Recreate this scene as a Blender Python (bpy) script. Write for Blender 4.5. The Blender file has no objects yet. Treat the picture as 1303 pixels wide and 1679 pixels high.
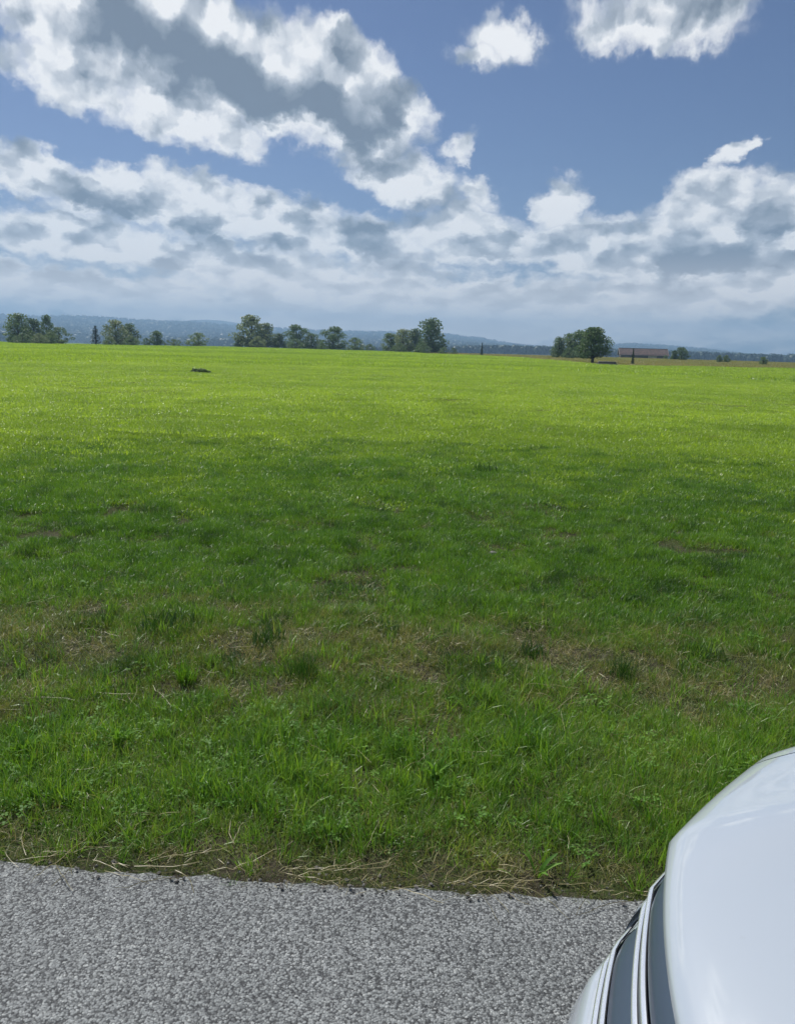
import bpy, bmesh, math, random
import numpy as np
from mathutils import Vector, Matrix, Euler

R = math.radians
random.seed(7)
rng = np.random.default_rng(11)
SC = bpy.context.scene
COL = SC.collection

# ------------------------------------------------------------------ camera
FPX, PW, PH, CZ = 1268.0, 1303.0, 1679.0, 1.6      # focal length and picture size of the photograph, eye height
ROLL, HY = R(1.55), 566.0
PITCH = math.atan((PH / 2 - HY) / FPX)
cam = bpy.data.cameras.new('camera')
cam.sensor_fit = 'VERTICAL'
cam.sensor_height = 24.0
cam.lens = 24.0 * FPX / PH
cam.clip_start = 0.05
cam.clip_end = 20000
camo = bpy.data.objects.new('camera', cam)
COL.objects.link(camo)
camo.matrix_world = Matrix.Translation((0, 0, CZ)) @ Matrix.Rotation(R(90) - PITCH, 4, 'X') @ Matrix.Rotation(ROLL, 4, 'Z')
SC.camera = camo

# ------------------------------------------------------------------ light
SUN_AZ, SUN_EL = -38.0, 52.0          # degrees; azimuth from +Y towards +X
EXPOSURE = 0.0
SKY_STRENGTH = 0.066
HAZE_DENSITY = 0.00045
sun = bpy.data.lights.new('sun', 'SUN')
sun.energy = 4.8
sun.angle = R(0.55)
sun.color = (1.0, 0.965, 0.91)
suno = bpy.data.objects.new('sun', sun)
COL.objects.link(suno)
SD = Vector((math.sin(R(SUN_AZ)) * math.cos(R(SUN_EL)), math.cos(R(SUN_AZ)) * math.cos(R(SUN_EL)), math.sin(R(SUN_EL))))
suno.rotation_euler = SD.to_track_quat('Z', 'Y').to_euler()
suno.location = SD * 50
SC.view_settings.view_transform = 'Standard'
SC.view_settings.look = 'None'
SC.view_settings.gamma = 1
SC.view_settings.use_curve_mapping = False
SC.view_settings.exposure = EXPOSURE
cy = SC.cycles
cy.max_bounces, cy.diffuse_bounces, cy.glossy_bounces = 7, 4, 3
cy.transmission_bounces, cy.transparent_max_bounces, cy.volume_bounces = 5, 6, 0
cy.use_adaptive_sampling, cy.adaptive_threshold = True, 0.02
cy.caustics_reflective = cy.caustics_refractive = False


def unproj(px, py):
    """direction seen at a pixel of the photograph"""
    dx, dy = px - PW / 2, py - PH / 2
    c, s = math.cos(ROLL), math.sin(ROLL)
    a, b = (c * dx + s * dy) / FPX, -(-s * dx + c * dy) / FPX
    return Vector((a, math.cos(PITCH) + b * math.sin(PITCH), -math.sin(PITCH) + b * math.cos(PITCH)))


def azel(px, py):
    d = unproj(px, py).normalized()
    return math.degrees(math.atan2(d.x, d.y)), math.degrees(math.asin(d.z))


def ground_at(px, py, z=0.0):
    d = unproj(px, py)
    t = (z - CZ) / d.z
    return d.x * t, d.y * t


# ------------------------------------------------------------------ node helpers
class NT:
    def __init__(self, tree):
        self.t = tree
        tree.nodes.clear()

    def n(self, typ, ins=None, **props):
        nd = self.t.nodes.new(typ)
        for k, v in props.items():
            setattr(nd, k, v)
        for k, v in (ins or {}).items():
            self.put(nd, k, v)
        return nd

    def put(self, nd, k, v):
        sock = nd.inputs[k]
        if isinstance(v, bpy.types.NodeSocket):
            self.t.links.new(v, sock)
        elif isinstance(v, bpy.types.Node):
            self.t.links.new(v.outputs[0], sock)
        else:
            sock.default_value = v

    def m(self, op, a, b=0.0, c=0.0, clamp=False):
        return self.n('ShaderNodeMath', {0: a, 1: b, 2: c}, operation=op, use_clamp=clamp).outputs[0]

    def vm(self, op, a, b=None):
        ins = {0: a}
        if b is not None:
            ins[1] = b
        nd = self.n('ShaderNodeVectorMath', ins, operation=op)
        return nd.outputs['Value'] if op in ('DOT_PRODUCT', 'LENGTH', 'DISTANCE') else nd.outputs[0]

    def step(self, v, lo, hi, a=0.0, b=1.0, smooth=True):
        return self.n('ShaderNodeMapRange', {0: v, 1: lo, 2: hi, 3: a, 4: b},
                      interpolation_type='SMOOTHSTEP' if smooth else 'LINEAR').outputs[0]

    def mix(self, fac, a, b, blend='MIX'):
        nd = self.n('ShaderNodeMix', data_type='RGBA', blend_type=blend)
        self.put(nd, 0, fac)
        self.put(nd, 6, a)
        self.put(nd, 7, b)
        return nd.outputs[2]

    def noise(self, vec, scale, detail=3.0, rough=0.55, lac=2.0, out=0, dims='3D', dist=0.0):
        nd = self.n('ShaderNodeTexNoise', {'Scale': scale, 'Detail': detail, 'Roughness': rough,
                                           'Lacunarity': lac, 'Distortion': dist}, noise_dimensions=dims)
        if vec is not None:
            self.put(nd, 'Vector', vec)
        return nd.outputs[out]

    def ramp(self, fac, stops, interp='LINEAR'):
        nd = self.n('ShaderNodeValToRGB', {0: fac})
        cr = nd.color_ramp
        cr.interpolation = interp
        while len(cr.elements) > 1:
            cr.elements.remove(cr.elements[-1])
        cr.elements[0].position = stops[0][0]
        cr.elements[0].color = (*stops[0][1], 1)
        for p, c in stops[1:]:
            e = cr.elements.new(p)
            e.color = (*c, 1)
        return nd.outputs[0]


# ------------------------------------------------------------------ world: sky and clouds
world = bpy.data.worlds.new('World')
SC.world = world
world.use_nodes = True
N = NT(world.node_tree)
sky = N.n('ShaderNodeTexSky', sky_type='NISHITA', sun_disc=False)
sky.sun_elevation = R(SUN_EL)
sky.sun_rotation = R(SUN_AZ)
sky.altitude = 600
sky.air_density = 1.0
sky.dust_density = 0.9
sky.ozone_density = 2.5
tc = N.n('ShaderNodeTexCoord').outputs['Generated']
sep = N.n('ShaderNodeSeparateXYZ', {0: tc})
U = N.m('MULTIPLY', N.m('ARCTAN2', sep.outputs[0], sep.outputs[1]), 57.2958)
V = N.m('MULTIPLY', N.m('ARCSINE', sep.outputs[2]), 57.2958)
P0 = N.n('ShaderNodeCombineXYZ', {0: U, 1: V, 2: 0.0}).outputs[0]
# cloud noise lives in direction space scaled so that far, low clouds get small and flat
VS = N.m('MULTIPLY', N.m('LOGARITHM', N.m('ADD', N.m('MAXIMUM', V, -2.0), 8.0), 2.71828), 25.0)
Q0 = N.n('ShaderNodeCombineXYZ', {0: U, 1: VS, 2: 3.1}).outputs[0]
w1 = N.vm('SUBTRACT', N.noise(Q0, 0.22, 2, 0.55, out=1, dims='2D'), (0.5, 0.5, 0.5))
w2 = N.vm('SUBTRACT', N.noise(Q0, 0.9, 3, 0.6, out=1, dims='2D'), (0.5, 0.5, 0.5))
wsum = N.vm('ADD', N.vm('MULTIPLY', w1, (3.4, 2.4, 0)), N.vm('MULTIPLY', w2, (1.7, 1.4, 0)))
P = N.vm('ADD', P0, wsum)
Q = N.vm('ADD', Q0, N.vm('MULTIPLY', w2, (1.2, 1.2, 0)))


def blob(pt, cx, cy, rx, ry, ang, w):
    """an ellipse of cloud given in photograph pixels, kept as a direction in the sky"""
    a = R(ang)
    c = Vector(azel(cx, cy))
    e1 = Vector(azel(cx + rx * math.cos(a), cy + rx * math.sin(a))) - c
    e2 = Vector(azel(cx - ry * math.sin(a), cy + ry * math.cos(a))) - c
    mp = N.n('ShaderNodeMapping', {'Vector': pt, 'Location': (c.x, c.y, 0),
                                   'Rotation': (0, 0, math.atan2(e1.y, e1.x)),
                                   'Scale': (e1.length, e2.length, 1)}, vector_type='TEXTURE')
    g = N.n('ShaderNodeTexGradient', {0: mp.outputs[0]}, gradient_type='SPHERICAL').outputs[1]
    return N.m('MULTIPLY', g, w) if w != 1 else g


def union(pt, blobs, k=0.08):
    acc = None
    for b in blobs:
        g = blob(pt, *b)
        acc = g if acc is None else N.m('SMOOTH_MAX', acc, g, k)
    return N.m('DIVIDE', N.m('SUBTRACT', acc, k), 1 - k)      # a smooth maximum lifts empty sky by up to k


CLOUDS = [
    (330, 80, 350, 125, 24, 1.6), (560, 150, 205, 100, 36, 1.6), (130, 55, 190, 80, 18, 1.2), (640, 195, 80, 55, 42, 1.0),
    (120, 135, 150, 66, 24, 1.05), (300, 190, 180, 65, 20, 1.1), (440, 215, 70, 34, 0, .7), (260, 20, 280, 75, 10, 1.3),
    (590, 245, 130, 50, 15, .85), (660, 290, 150, 65, 25, 1.0), (775, 315, 80, 45, 22, .9), (752, 234, 62, 34, -20, .7),
    (55, 285, 110, 55, 15, 1.1), (190, 325, 180, 60, 16, 1.15), (330, 340, 140, 72, 10, 1.15), (480, 372, 180, 66, 14, 1.1),
    (625, 405, 140, 68, 10, 1.1), (110, 385, 230, 62, 5, 1.0), (360, 425, 280, 55, 5, 1.0), (780, 390, 170, 70, 10, 1.05),
    (920, 335, 66, 62, -30, 1.05), (960, 405, 150, 66, 0, 1.1), (1150, 335, 140, 66, -10, 1.15), (1270, 345, 130, 90, 0, 1.15),
    (1200, 258, 62, 24, -35, .85), (1130, 415, 260, 90, 0, 1.2), (1300, 440, 200, 90, 0, 1.1),
    (650, 480, 720, 60, 2, .95), (150, 470, 380, 55, 2, .9), (1080, 490, 420, 60, 2, .9),
    (1075, 40, 200, 78, 4, .95), (1160, 10, 120, 60, 0, .95), (985, 55, 90, 50, 20, .75), (825, 62, 100, 62, 12, .80), (785, 95, 74, 40, 0, .66),
    (650, 525, 1100, 60, 1.5, .95),
]
DARKS = [
    (400, 150, 280, 66, 28, 1.4), (570, 205, 180, 55, 24, 1.3), (230, 60, 170, 60, 34, 1.1), (600, 272, 46, 28, 0, .9), (640, 185, 90, 40, 45, .8),
    (150, 345, 190, 34, 12, 1.0), (350, 390, 140, 40, 4, 1.2), (600, 405, 110, 38, 10, 1.0), (80, 445, 170, 26, 5, .8), (250, 480, 150, 20, 3, .6),
    (820, 430, 110, 38, 3, .9), (1140, 440, 210, 58, 0, 1.2), (1290, 390, 100, 80, 0, .9), (700, 470, 120, 20, 3, .6),
    (900, 475, 190, 24, 2, .8), (460, 500, 130, 18, 2, .7), (1060, 40, 80, 26, 5, .45), (1130, 530, 200, 20, 2, .8),
    (700, 530, 300, 18, 2, .6),
]
FLD = union(P, CLOUDS)
DRK = union(N.vm('ADD', P0, N.vm('MULTIPLY', wsum, (0.8, 0.6, 0))), DARKS)
# the rest of the sky goes on with the same kind of broken cumulus
OUT = N.noise(N.n('ShaderNodeMapping', {'Vector': N.vm('DIVIDE', tc, N.n('ShaderNodeCombineXYZ', {0: N.m('ADD', N.m('ABSOLUTE', sep.outputs[2]), .25), 1: N.m('ADD', N.m('ABSOLUTE', sep.outputs[2]), .25), 2: N.m('ADD', N.m('ABSOLUTE', sep.outputs[2]), .25)}).outputs[0]), 'Location': (2.3, 7.7, 1.0)}).outputs[0], 1.5, 3, 0.5)
OUTF = N.step(OUT, 0.44, 0.72, 0, 1.1)
om_u = N.step(N.m('ABSOLUTE', U), 29, 36)
om_v = N.step(V, 21.5, 26)
om = N.m('MAXIMUM', om_u, om_v)
FLD = N.m('MAXIMUM', FLD, N.m('MULTIPLY', OUTF, om))
DRK = N.m('MAXIMUM', DRK, N.m('MULTIPLY', N.m('MULTIPLY', OUTF, om), 0.8))


def lobes(vec, scale, det, smooth):
    # rounded heaps: one minus the distance to the nearest heap centre
    ins = {'Vector': vec, 'Scale': scale, 'Detail': det, 'Roughness': 0.45, 'Lacunarity': 2.4}
    if smooth:
        ins['Smoothness'] = 0.7
    nd = N.n('ShaderNodeTexVoronoi', feature='SMOOTH_F1' if smooth else 'F1', normalize=True, voronoi_dimensions='2D')
    for k_, v_ in ins.items():
        N.put(nd, k_, v_)
    return nd.outputs[0]


fine = N.noise(Q, 0.55, 5, 0.55, 2.1, dims='2D')
pf = N.m('SUBTRACT', N.m('MULTIPLY', fine, 0.5), N.m('MULTIPLY', lobes(Q, 0.34, 2.0, True), 1.0))
pf = N.m('ADD', pf, 0.21)
SUNSTEP = (-0.6, 1.25, 0.0)                        # one step towards the sun
relief = N.m('SUBTRACT', lobes(N.vm('ADD', Q, SUNSTEP), 0.30, 1.0, True), lobes(Q, 0.30, 1.0, True))
big1 = N.noise(Q, 0.27, 3, 0.5, dims='2D')
big2 = N.noise(N.vm('ADD', Q, (-0.7, 1.7, 0.0)), 0.27, 3, 0.5, dims='2D')
relief = N.m('ADD', relief, N.m('MULTIPLY', N.m('SUBTRACT', big1, big2), 0.9))
F = N.m('ADD', N.m('MULTIPLY', FLD, 1.45), N.m('MULTIPLY', N.m('SUBTRACT', pf, 0.14), 1.0))
alpha = N.step(F, 0.02, 0.80)
alpha = N.m('MULTIPLY', alpha, N.step(FLD, -0.02, 0.24))
body = N.step(F, 0.45, 1.25)
mott = big1
core = N.m('MULTIPLY', N.m('ADD', N.m('MULTIPLY', N.m('POWER', N.m('MAXIMUM', DRK, 0.0), 0.75), 0.92), N.m('MULTIPLY', N.m('SUBTRACT', mott, 0.5), 0.35)), body)
rl = N.m('MULTIPLY', relief, N.m('SUBTRACT', 2.1, N.m('MULTIPLY', core, 1.3)))
shade = N.m('SUBTRACT', N.m('ADD', core, N.m('MULTIPLY', body, 0.24)), rl)
shade = N.m('ADD', shade, 0.02, clamp=True)
ccol = N.ramp(shade, [(0.0, (0.98, 0.985, 0.99)), (0.2, (0.76, 0.79, 0.83)), (0.48, (0.46, 0.51, 0.575)), (0.8, (0.27, 0.32, 0.385)), (1.0, (0.185, 0.23, 0.295))])
# low clouds are seen through more air
ccol = N.mix(N.step(V, 0, 7.5, 0.7, 0.0), ccol, (1.6, 1.38, 1.16, 1))
skyc = N.n('ShaderNodeVectorMath', {0: sky.outputs[0], 3: SKY_STRENGTH}, operation='SCALE').outputs[0]
skyc = N.mix(1.0, skyc, (0.78, 0.82, 1.0, 1), 'MULTIPLY')
col = N.mix(N.m('MULTIPLY', alpha, 0.97), skyc, ccol)
bg = N.n('ShaderNodeBackground', {0: col, 1: 1.0})
N.n('ShaderNodeOutputWorld', {0: bg.outputs[0]})
world.cycles.sampling_method = 'MANUAL'
world.cycles.sample_map_resolution = 512

# ------------------------------------------------------------------ mesh helpers
def link(o, parent=None):
    COL.objects.link(o)
    if parent is not None:
        o.parent = parent
    return o


def tag(o, label=None, cat=None, group=None, kind=None):
    for k, v in (('label', label), ('category', cat), ('group', group), ('kind', kind)):
        if v:
            o[k] = v
    return o


def mesh_from(name, verts, faces, mat=None, smooth=False):
    me = bpy.data.meshes.new(name)
    me.from_pydata([tuple(v) for v in verts], [], faces)
    if mat:
        me.materials.append(mat)
    if smooth:
        me.polygons.foreach_set('use_smooth', [True] * len(me.polygons))
    me.update()
    return me


def obj(name, me, parent=None):
    return link(bpy.data.objects.new(name, me), parent)


def empty(name, loc=(0, 0, 0), rz=0.0):
    o = bpy.data.objects.new(name, None)
    o.empty_display_size = 0.2
    o.location = loc
    o.rotation_euler = (0, 0, rz)
    return link(o)


def grid_faces(nr, nc, closed=False):
    fs = []
    for i in range(nr - 1):
        for j in range(nc if closed else nc - 1):
            k = (j + 1) % nc
            fs.append((i * nc + j, i * nc + k, (i + 1) * nc + k, (i + 1) * nc + j))
    return fs


class VNoise:
    """cheap smooth value noise for layout"""
    def __init__(self, seed):
        self.g = np.random.default_rng(seed).random((256, 256))

    def __call__(self, x, y, s=1.0):
        x, y = np.asarray(x, float) * s, np.asarray(y, float) * s
        xi, yi = np.floor(x).astype(int), np.floor(y).astype(int)
        fx, fy = x - xi, y - yi
        fx, fy = fx * fx * (3 - 2 * fx), fy * fy * (3 - 2 * fy)
        g = self.g
        a, b = g[xi % 256, yi % 256], g[(xi + 1) % 256, yi % 256]
        c, d = g[xi % 256, (yi + 1) % 256], g[(xi + 1) % 256, (yi + 1) % 256]
        return (a * (1 - fx) + b * fx) * (1 - fy) + (c * (1 - fx) + d * fx) * fy

    def f(self, x, y, s=1.0, o=3):
        t, a, n = 0, 0.5, 0
        for k in range(o):
            t = t + a * self(np.asarray(x) + 17.3 * k, np.asarray(y) - 9.1 * k, s * 2 ** k)
            n += a
            a *= 0.5
        return t / n


vn1, vn2, vn3 = VNoise(1), VNoise(2), VNoise(3)


def road_edge(x):
    x = np.asarray(x, float)
    return 2.04 - 0.049 * np.clip(x, -60, 60) + (vn1.f(x, x * 0 + 3.3, 1.6, 3) - 0.5) * 0.05 + (vn2(x, x * 0 + 8, 11.0) - 0.5) * 0.025 + (vn3(x, x * 0 + 2, 37.0) - 0.5) * 0.014


def terrain(x, y):
    x, y = np.asarray(x, float), np.asarray(y, float)
    r = np.hypot(x, y)
    out = np.clip((y - road_edge(x)) / 0.25, 0, 1)
    bump = (vn3.f(x, y, 2.6, 3) - 0.45) * 0.075 + (vn2.f(x, y, 0.5, 2) - 0.5) * 0.10
    z = out * (0.012 + bump * np.clip((y - road_edge(x)) / 1.2, 0.25, 1))
    z = z + np.clip((r - 12) / 60, 0, 1) * (vn1.f(x, y, 0.022, 2) - 0.55) * 0.55 * np.clip((230 - r) / 60, 0, 1)
    z = np.where(y < road_edge(x), np.minimum(z, 0.0), z)
    z = z - np.clip(r - 195, 0, 620) * 0.018
    return z


# ------------------------------------------------------------------ materials
def mat(name):
    m = bpy.data.materials.new(name)
    m.use_nodes = True
    return m, NT(m.node_tree)


def out(n, surf, disp=None):
    o = n.n('ShaderNodeOutputMaterial', {0: surf})
    if disp is not None:
        n.put(o, 2, disp)


def simple(name, col, rough=0.6, metal=0.0, spec=0.5, coat=0.0, var=0.0, vscale=4.0, bump=0.0):
    m, n = mat(name)
    pos = n.n('ShaderNodeTexCoord').outputs['Object']
    c = (*col, 1)
    if var:
        f = n.noise(pos, vscale, 4, 0.6)
        c = n.mix(n.step(f, .3, .7, 0, 1), tuple(v * (1 - var) for v in col) + (1,), tuple(min(1, v * (1 + var)) for v in col) + (1,))
    b = n.n('ShaderNodeBsdfPrincipled', {'Base Color': c, 'Roughness': rough, 'Metallic': metal, 'Specular IOR Level': spec, 'Coat Weight': coat, 'Coat Roughness': 0.03})
    if bump:
        n.put(b, 'Normal', n.n('ShaderNodeBump', {'Strength': bump, 'Distance': 0.01, 'Height': n.noise(pos, vscale * 6, 3)}).outputs[0])
    out(n, b.outputs[0])
    return m


def leaf_shader(n, col, transl=0.35, rough=0.5, spec=0.3, tcol=None):
    b = n.n('ShaderNodeBsdfPrincipled', {'Base Color': col, 'Roughness': rough, 'Specular IOR Level': spec})
    # a leaf reflects and lets through: the two add up to well under one
    tc_ = n.mix(1.0, tcol if tcol is not None else col, (transl * 2, transl * 2, transl * 2, 1), 'MULTIPLY')
    t = n.n('ShaderNodeBsdfTranslucent', {0: tc_})
    return n.n('ShaderNodeAddShader', {0: b.outputs[0], 1: t.outputs[0]}).outputs[0]


def grass_mat(name, stops, far=False, transl=0.4, rough=0.42, spec=0.35):
    """blade colour from the blade's own tint, its tuft and the patch of sward it stands in; far bands paint in cloud shade"""
    m, n = mat(name)
    tint = n.n('ShaderNodeAttribute', attribute_name='tint').outputs['Fac']
    rnd = n.n('ShaderNodeObjectInfo').outputs['Random']
    pos = n.n('ShaderNodeNewGeometry').outputs['Position']
    big = n.noise(n.vm('MULTIPLY', pos, (0.22, 1.0, 0.0)), 0.075 if far else 0.45, 3, 0.55)
    small = n.noise(pos, 0.5 if far else 2.6, 3, 0.6)
    f = n.m('ADD', n.m('MULTIPLY', tint, 0.45), n.m('MULTIPLY', rnd, 0.30))
    f = n.m('ADD', f, n.m('MULTIPLY', n.m('SUBTRACT', big, 0.5), 0.85 if far else 0.5))  # in far grass this stretched noise also paints in bands of cloud shade
    f = n.m('ADD', f, n.m('MULTIPLY', n.m('SUBTRACT', small, 0.5), 0.6), clamp=True)
    c = n.ramp(f, stops)
    tcol = n.mix(1.0, c, (1.25, 1.2, 0.6, 1), 'MULTIPLY')
    out(n, leaf_shader(n, c, transl, rough, spec, tcol))
    return m


M = {}
M['grass'] = grass_mat('grass_green', [(0.0, (0.020, 0.064, 0.007)), (0.3, (0.050, 0.122, 0.010)), (0.55, (0.092, 0.178, 0.015)), (0.8, (0.14, 0.22, 0.028)), (1.0, (0.22, 0.24, 0.07))])  # the grass's own green with cloud shade over the field mixed in
M['grass_verge'] = grass_mat('grass_verge', [(0.0, (0.024, 0.078, 0.009)), (0.3, (0.066, 0.146, 0.015)), (0.55, (0.118, 0.202, 0.027)), (0.8, (0.185, 0.235, 0.055)), (1.0, (0.33, 0.31, 0.17))])
M['grass_olive'] = grass_mat('grass_olive', [(0.0, (0.040, 0.070, 0.014)), (0.35, (0.095, 0.130, 0.030)), (0.6, (0.165, 0.170, 0.060)), (1.0, (0.32, 0.28, 0.16))], transl=0.35)
M['grass_sunlit'] = grass_mat('grass_sunlit', [(0.0, (0.085, 0.145, 0.018)), (0.3, (0.142, 0.212, 0.024)), (0.65, (0.200, 0.275, 0.032)), (1.0, (0.265, 0.315, 0.05))], far=True, transl=0.55)  # brighter copy of the green: sunlight on the open field painted in
M['grass_deep'] = grass_mat('grass_deep', [(0.0, (0.018, 0.052, 0.008)), (0.5, (0.034, 0.082, 0.012)), (1.0, (0.06, 0.12, 0.02))], transl=0.3)
M['grass_half_sunlit'] = grass_mat('grass_mid_sunlit', [(0.0, (0.070, 0.128, 0.010)), (0.3, (0.105, 0.170, 0.012)), (0.65, (0.145, 0.218, 0.016)), (1.0, (0.20, 0.26, 0.03))], transl=0.48)  # in-between copy: half of the field's sunlight put into the green
M['grass_dry'] = grass_mat('grass_dry', [(0.0, (0.17, 0.15, 0.075)), (0.4, (0.28, 0.245, 0.13)), (0.7, (0.38, 0.335, 0.19)), (1.0, (0.48, 0.43, 0.27))], transl=0.2)
M['meadow_dry'] = grass_mat('meadow_dry', [(0.0, (0.12, 0.15, 0.04)), (0.35, (0.18, 0.165, 0.065)), (0.7, (0.25, 0.20, 0.11)), (1.0, (0.32, 0.27, 0.15))], far=True, transl=0.3)
M['broadleaf'] = grass_mat('broadleaf', [(0.0, (0.05, 0.125, 0.016)), (0.5, (0.09, 0.185, 0.024)), (1.0, (0.14, 0.23, 0.038))], transl=0.35, rough=0.6, spec=0.2)


def soil_mat():
    m, n = mat('field_soil')
    pos = n.n('ShaderNodeNewGeometry').outputs['Position']
    sp = n.n('ShaderNodeSeparateXYZ', {0: pos})
    a = n.noise(pos, 9, 6, 0.65)
    b = n.noise(pos, 55, 4, 0.7)
    c = n.noise(pos, 1.6, 4, 0.6)
    soil = n.ramp(n.m('ADD', n.m('MULTIPLY', a, .6), n.m('MULTIPLY', b, .4)), [(0.25, (0.020, 0.017, 0.012)), (0.5, (0.046, 0.040, 0.029)), (0.62, (0.088, 0.077, 0.056)), (0.8, (0.15, 0.135, 0.10))])
    moss = n.ramp(b, [(0.3, (0.018, 0.032, 0.008)), (0.7, (0.045, 0.066, 0.018))])
    near = n.mix(n.step(n.m('ADD', n.m('MULTIPLY', c, .6), n.m('MULTIPLY', b, .4)), .45, .56), soil, moss)
    litter = n.n('ShaderNodeTexVoronoi', {'Vector': n.vm('MULTIPLY', n.vm('ADD', pos, n.vm('MULTIPLY', n.noise(pos, 14, 2, out=1), (.12, .12, 0))), (1, 3.2, 1)), 'Scale': 38.0}, feature='DISTANCE_TO_EDGE').outputs[0]
    near = n.mix(n.m('MULTIPLY', n.step(litter, .0, .05, 1, 0), .5), near, (0.17, 0.15, 0.085, 1))
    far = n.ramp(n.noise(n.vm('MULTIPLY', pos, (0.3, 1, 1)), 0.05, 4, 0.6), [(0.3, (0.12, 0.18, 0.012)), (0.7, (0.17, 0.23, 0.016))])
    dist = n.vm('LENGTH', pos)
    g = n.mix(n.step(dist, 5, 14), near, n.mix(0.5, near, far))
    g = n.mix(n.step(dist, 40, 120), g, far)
    bs = n.n('ShaderNodeBsdfPrincipled', {'Base Color': g, 'Roughness': 0.95, 'Specular IOR Level': 0.1})
    h = n.m('ADD', n.m('MULTIPLY', a, 1.0), n.m('MULTIPLY', b, 0.35))
    n.put(bs, 'Normal', n.n('ShaderNodeBump', {'Strength': 0.9, 'Distance': 0.03, 'Height': h}).outputs[0])
    out(n, bs.outputs[0])
    return m


def asphalt_mat():
    m, n = mat('asphalt')
    pos = n.n('ShaderNodeNewGeometry').outputs['Position']
    wob = n.vm('ADD', pos, n.vm('MULTIPLY', n.vm('SUBTRACT', n.noise(pos, 160, 2, out=1), (.5, .5, .5)), (.006, .006, .006)))
    v1 = n.n('ShaderNodeTexVoronoi', {'Vector': wob, 'Scale': 160.0, 'Randomness': 1.0}, feature='F1')
    v2 = n.n('ShaderNodeTexVoronoi', {'Vector': wob, 'Scale': 340.0, 'Randomness': 1.0}, feature='F1')
    cell = n.n('ShaderNodeSeparateColor', {0: v1.outputs['Color']}).outputs[0]
    cell2 = n.n('ShaderNodeSeparateColor', {0: v2.outputs['Color']}).outputs[1]
    big = n.noise(pos, 2.2, 4, 0.6)
    st = n.ramp(cell, [(0.0, (0.016, 0.017, 0.020)), (0.16, (0.06, 0.062, 0.066)), (0.34, (0.17, 0.174, 0.178)), (0.65, (0.25, 0.256, 0.26)), (0.94, (0.34, 0.345, 0.35)), (1.0, (0.46, 0.46, 0.455))])
    fine = n.ramp(cell2, [(0.0, (0.05, 0.05, 0.053)), (0.6, (0.16, 0.16, 0.165)), (1.0, (0.30, 0.30, 0.30))])
    base = n.mix(0.30, st, fine)
    gap = n.step(v1.outputs['Distance'], .45, .85)
    base = n.mix(n.m('MULTIPLY', gap, .8), base, (0.03, 0.03, 0.032, 1))
    base = n.mix(1.0, base, n.ramp(big, [(0.3, (0.92, 0.96, 0.94)), (0.7, (1.18, 1.22, 1.19))]), 'MULTIPLY')
    stain = n.step(n.noise(n.vm('MULTIPLY', pos, (.5, 1.4, 1)), 1.1, 5, 0.7), .52, .72, 0, .38)
    base = n.mix(stain, base, n.mix(1.0, base, (0.62, 0.62, 0.64, 1), 'MULTIPLY'))
    bs = n.n('ShaderNodeBsdfPrincipled', {'Base Color': base, 'Roughness': 0.75, 'Specular IOR Level': 0.35})
    h = n.m('SUBTRACT', n.m('MULTIPLY', cell, .5), v1.outputs['Distance'])
    n.put(bs, 'Normal', n.n('ShaderNodeBump', {'Strength': 0.75, 'Distance': 0.004, 'Height': h}).outputs[0])
    out(n, bs.outputs[0])
    return m


def foliage_mat(name, dark, light, transl=0.3):
    m, n = mat(name)
    pos = n.n('ShaderNodeTexCoord').outputs['Object']
    tint = n.n('ShaderNodeAttribute', attribute_name='tint').outputs['Fac']
    rnd = n.n('ShaderNodeObjectInfo').outputs['Random']
    f = n.m('ADD', n.m('MULTIPLY', tint, 0.6), n.m('MULTIPLY', n.noise(pos, 1.3, 3), 0.4))
    f = n.m('ADD', f, n.m('MULTIPLY', n.m('SUBTRACT', rnd, 0.5), 0.35), clamp=True)
    c = n.mix(f, (*dark, 1), (*light, 1))
    out(n, leaf_shader(n, c, transl, 0.5, 0.3))
    return m


M['soil'] = soil_mat()
M['asphalt'] = asphalt_mat()
M['leaf_dark'] = foliage_mat('leaf_dark', (0.046, 0.080, 0.028), (0.115, 0.165, 0.06))
M['leaf_mid'] = foliage_mat('leaf_mid', (0.062, 0.098, 0.032), (0.125, 0.175, 0.06))
M['leaf_pale'] = foliage_mat('leaf_pale', (0.105, 0.135, 0.062), (0.19, 0.22, 0.105))
M['needle'] = foliage_mat('needle', (0.024, 0.046, 0.022), (0.042, 0.07, 0.032), 0.12)
M['bark'] = simple('bark', (0.075, 0.058, 0.042), 0.9, var=0.4, vscale=9, bump=0.6)
M['deadwood'] = simple('dead_wood', (0.12, 0.11, 0.10), 0.9, var=0.35, vscale=9)
M['barn_wood'] = simple('barn_wood', (0.075, 0.055, 0.042), 0.85, var=0.35, vscale=3)
M['barn_roof'] = simple('barn_roof_tiles', (0.080, 0.047, 0.036), 0.85, var=0.4, vscale=1.2)
M['barn_trim'] = simple('barn_trim', (0.33, 0.27, 0.22), 0.8, var=0.2)
M['forest_floor'] = simple('forest_floor', (0.020, 0.036, 0.018), 0.95, var=0.15, vscale=0.01)
M['stone'] = simple('field_stone', (0.20, 0.19, 0.175), 0.8, var=0.3, vscale=20, bump=0.5)

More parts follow.
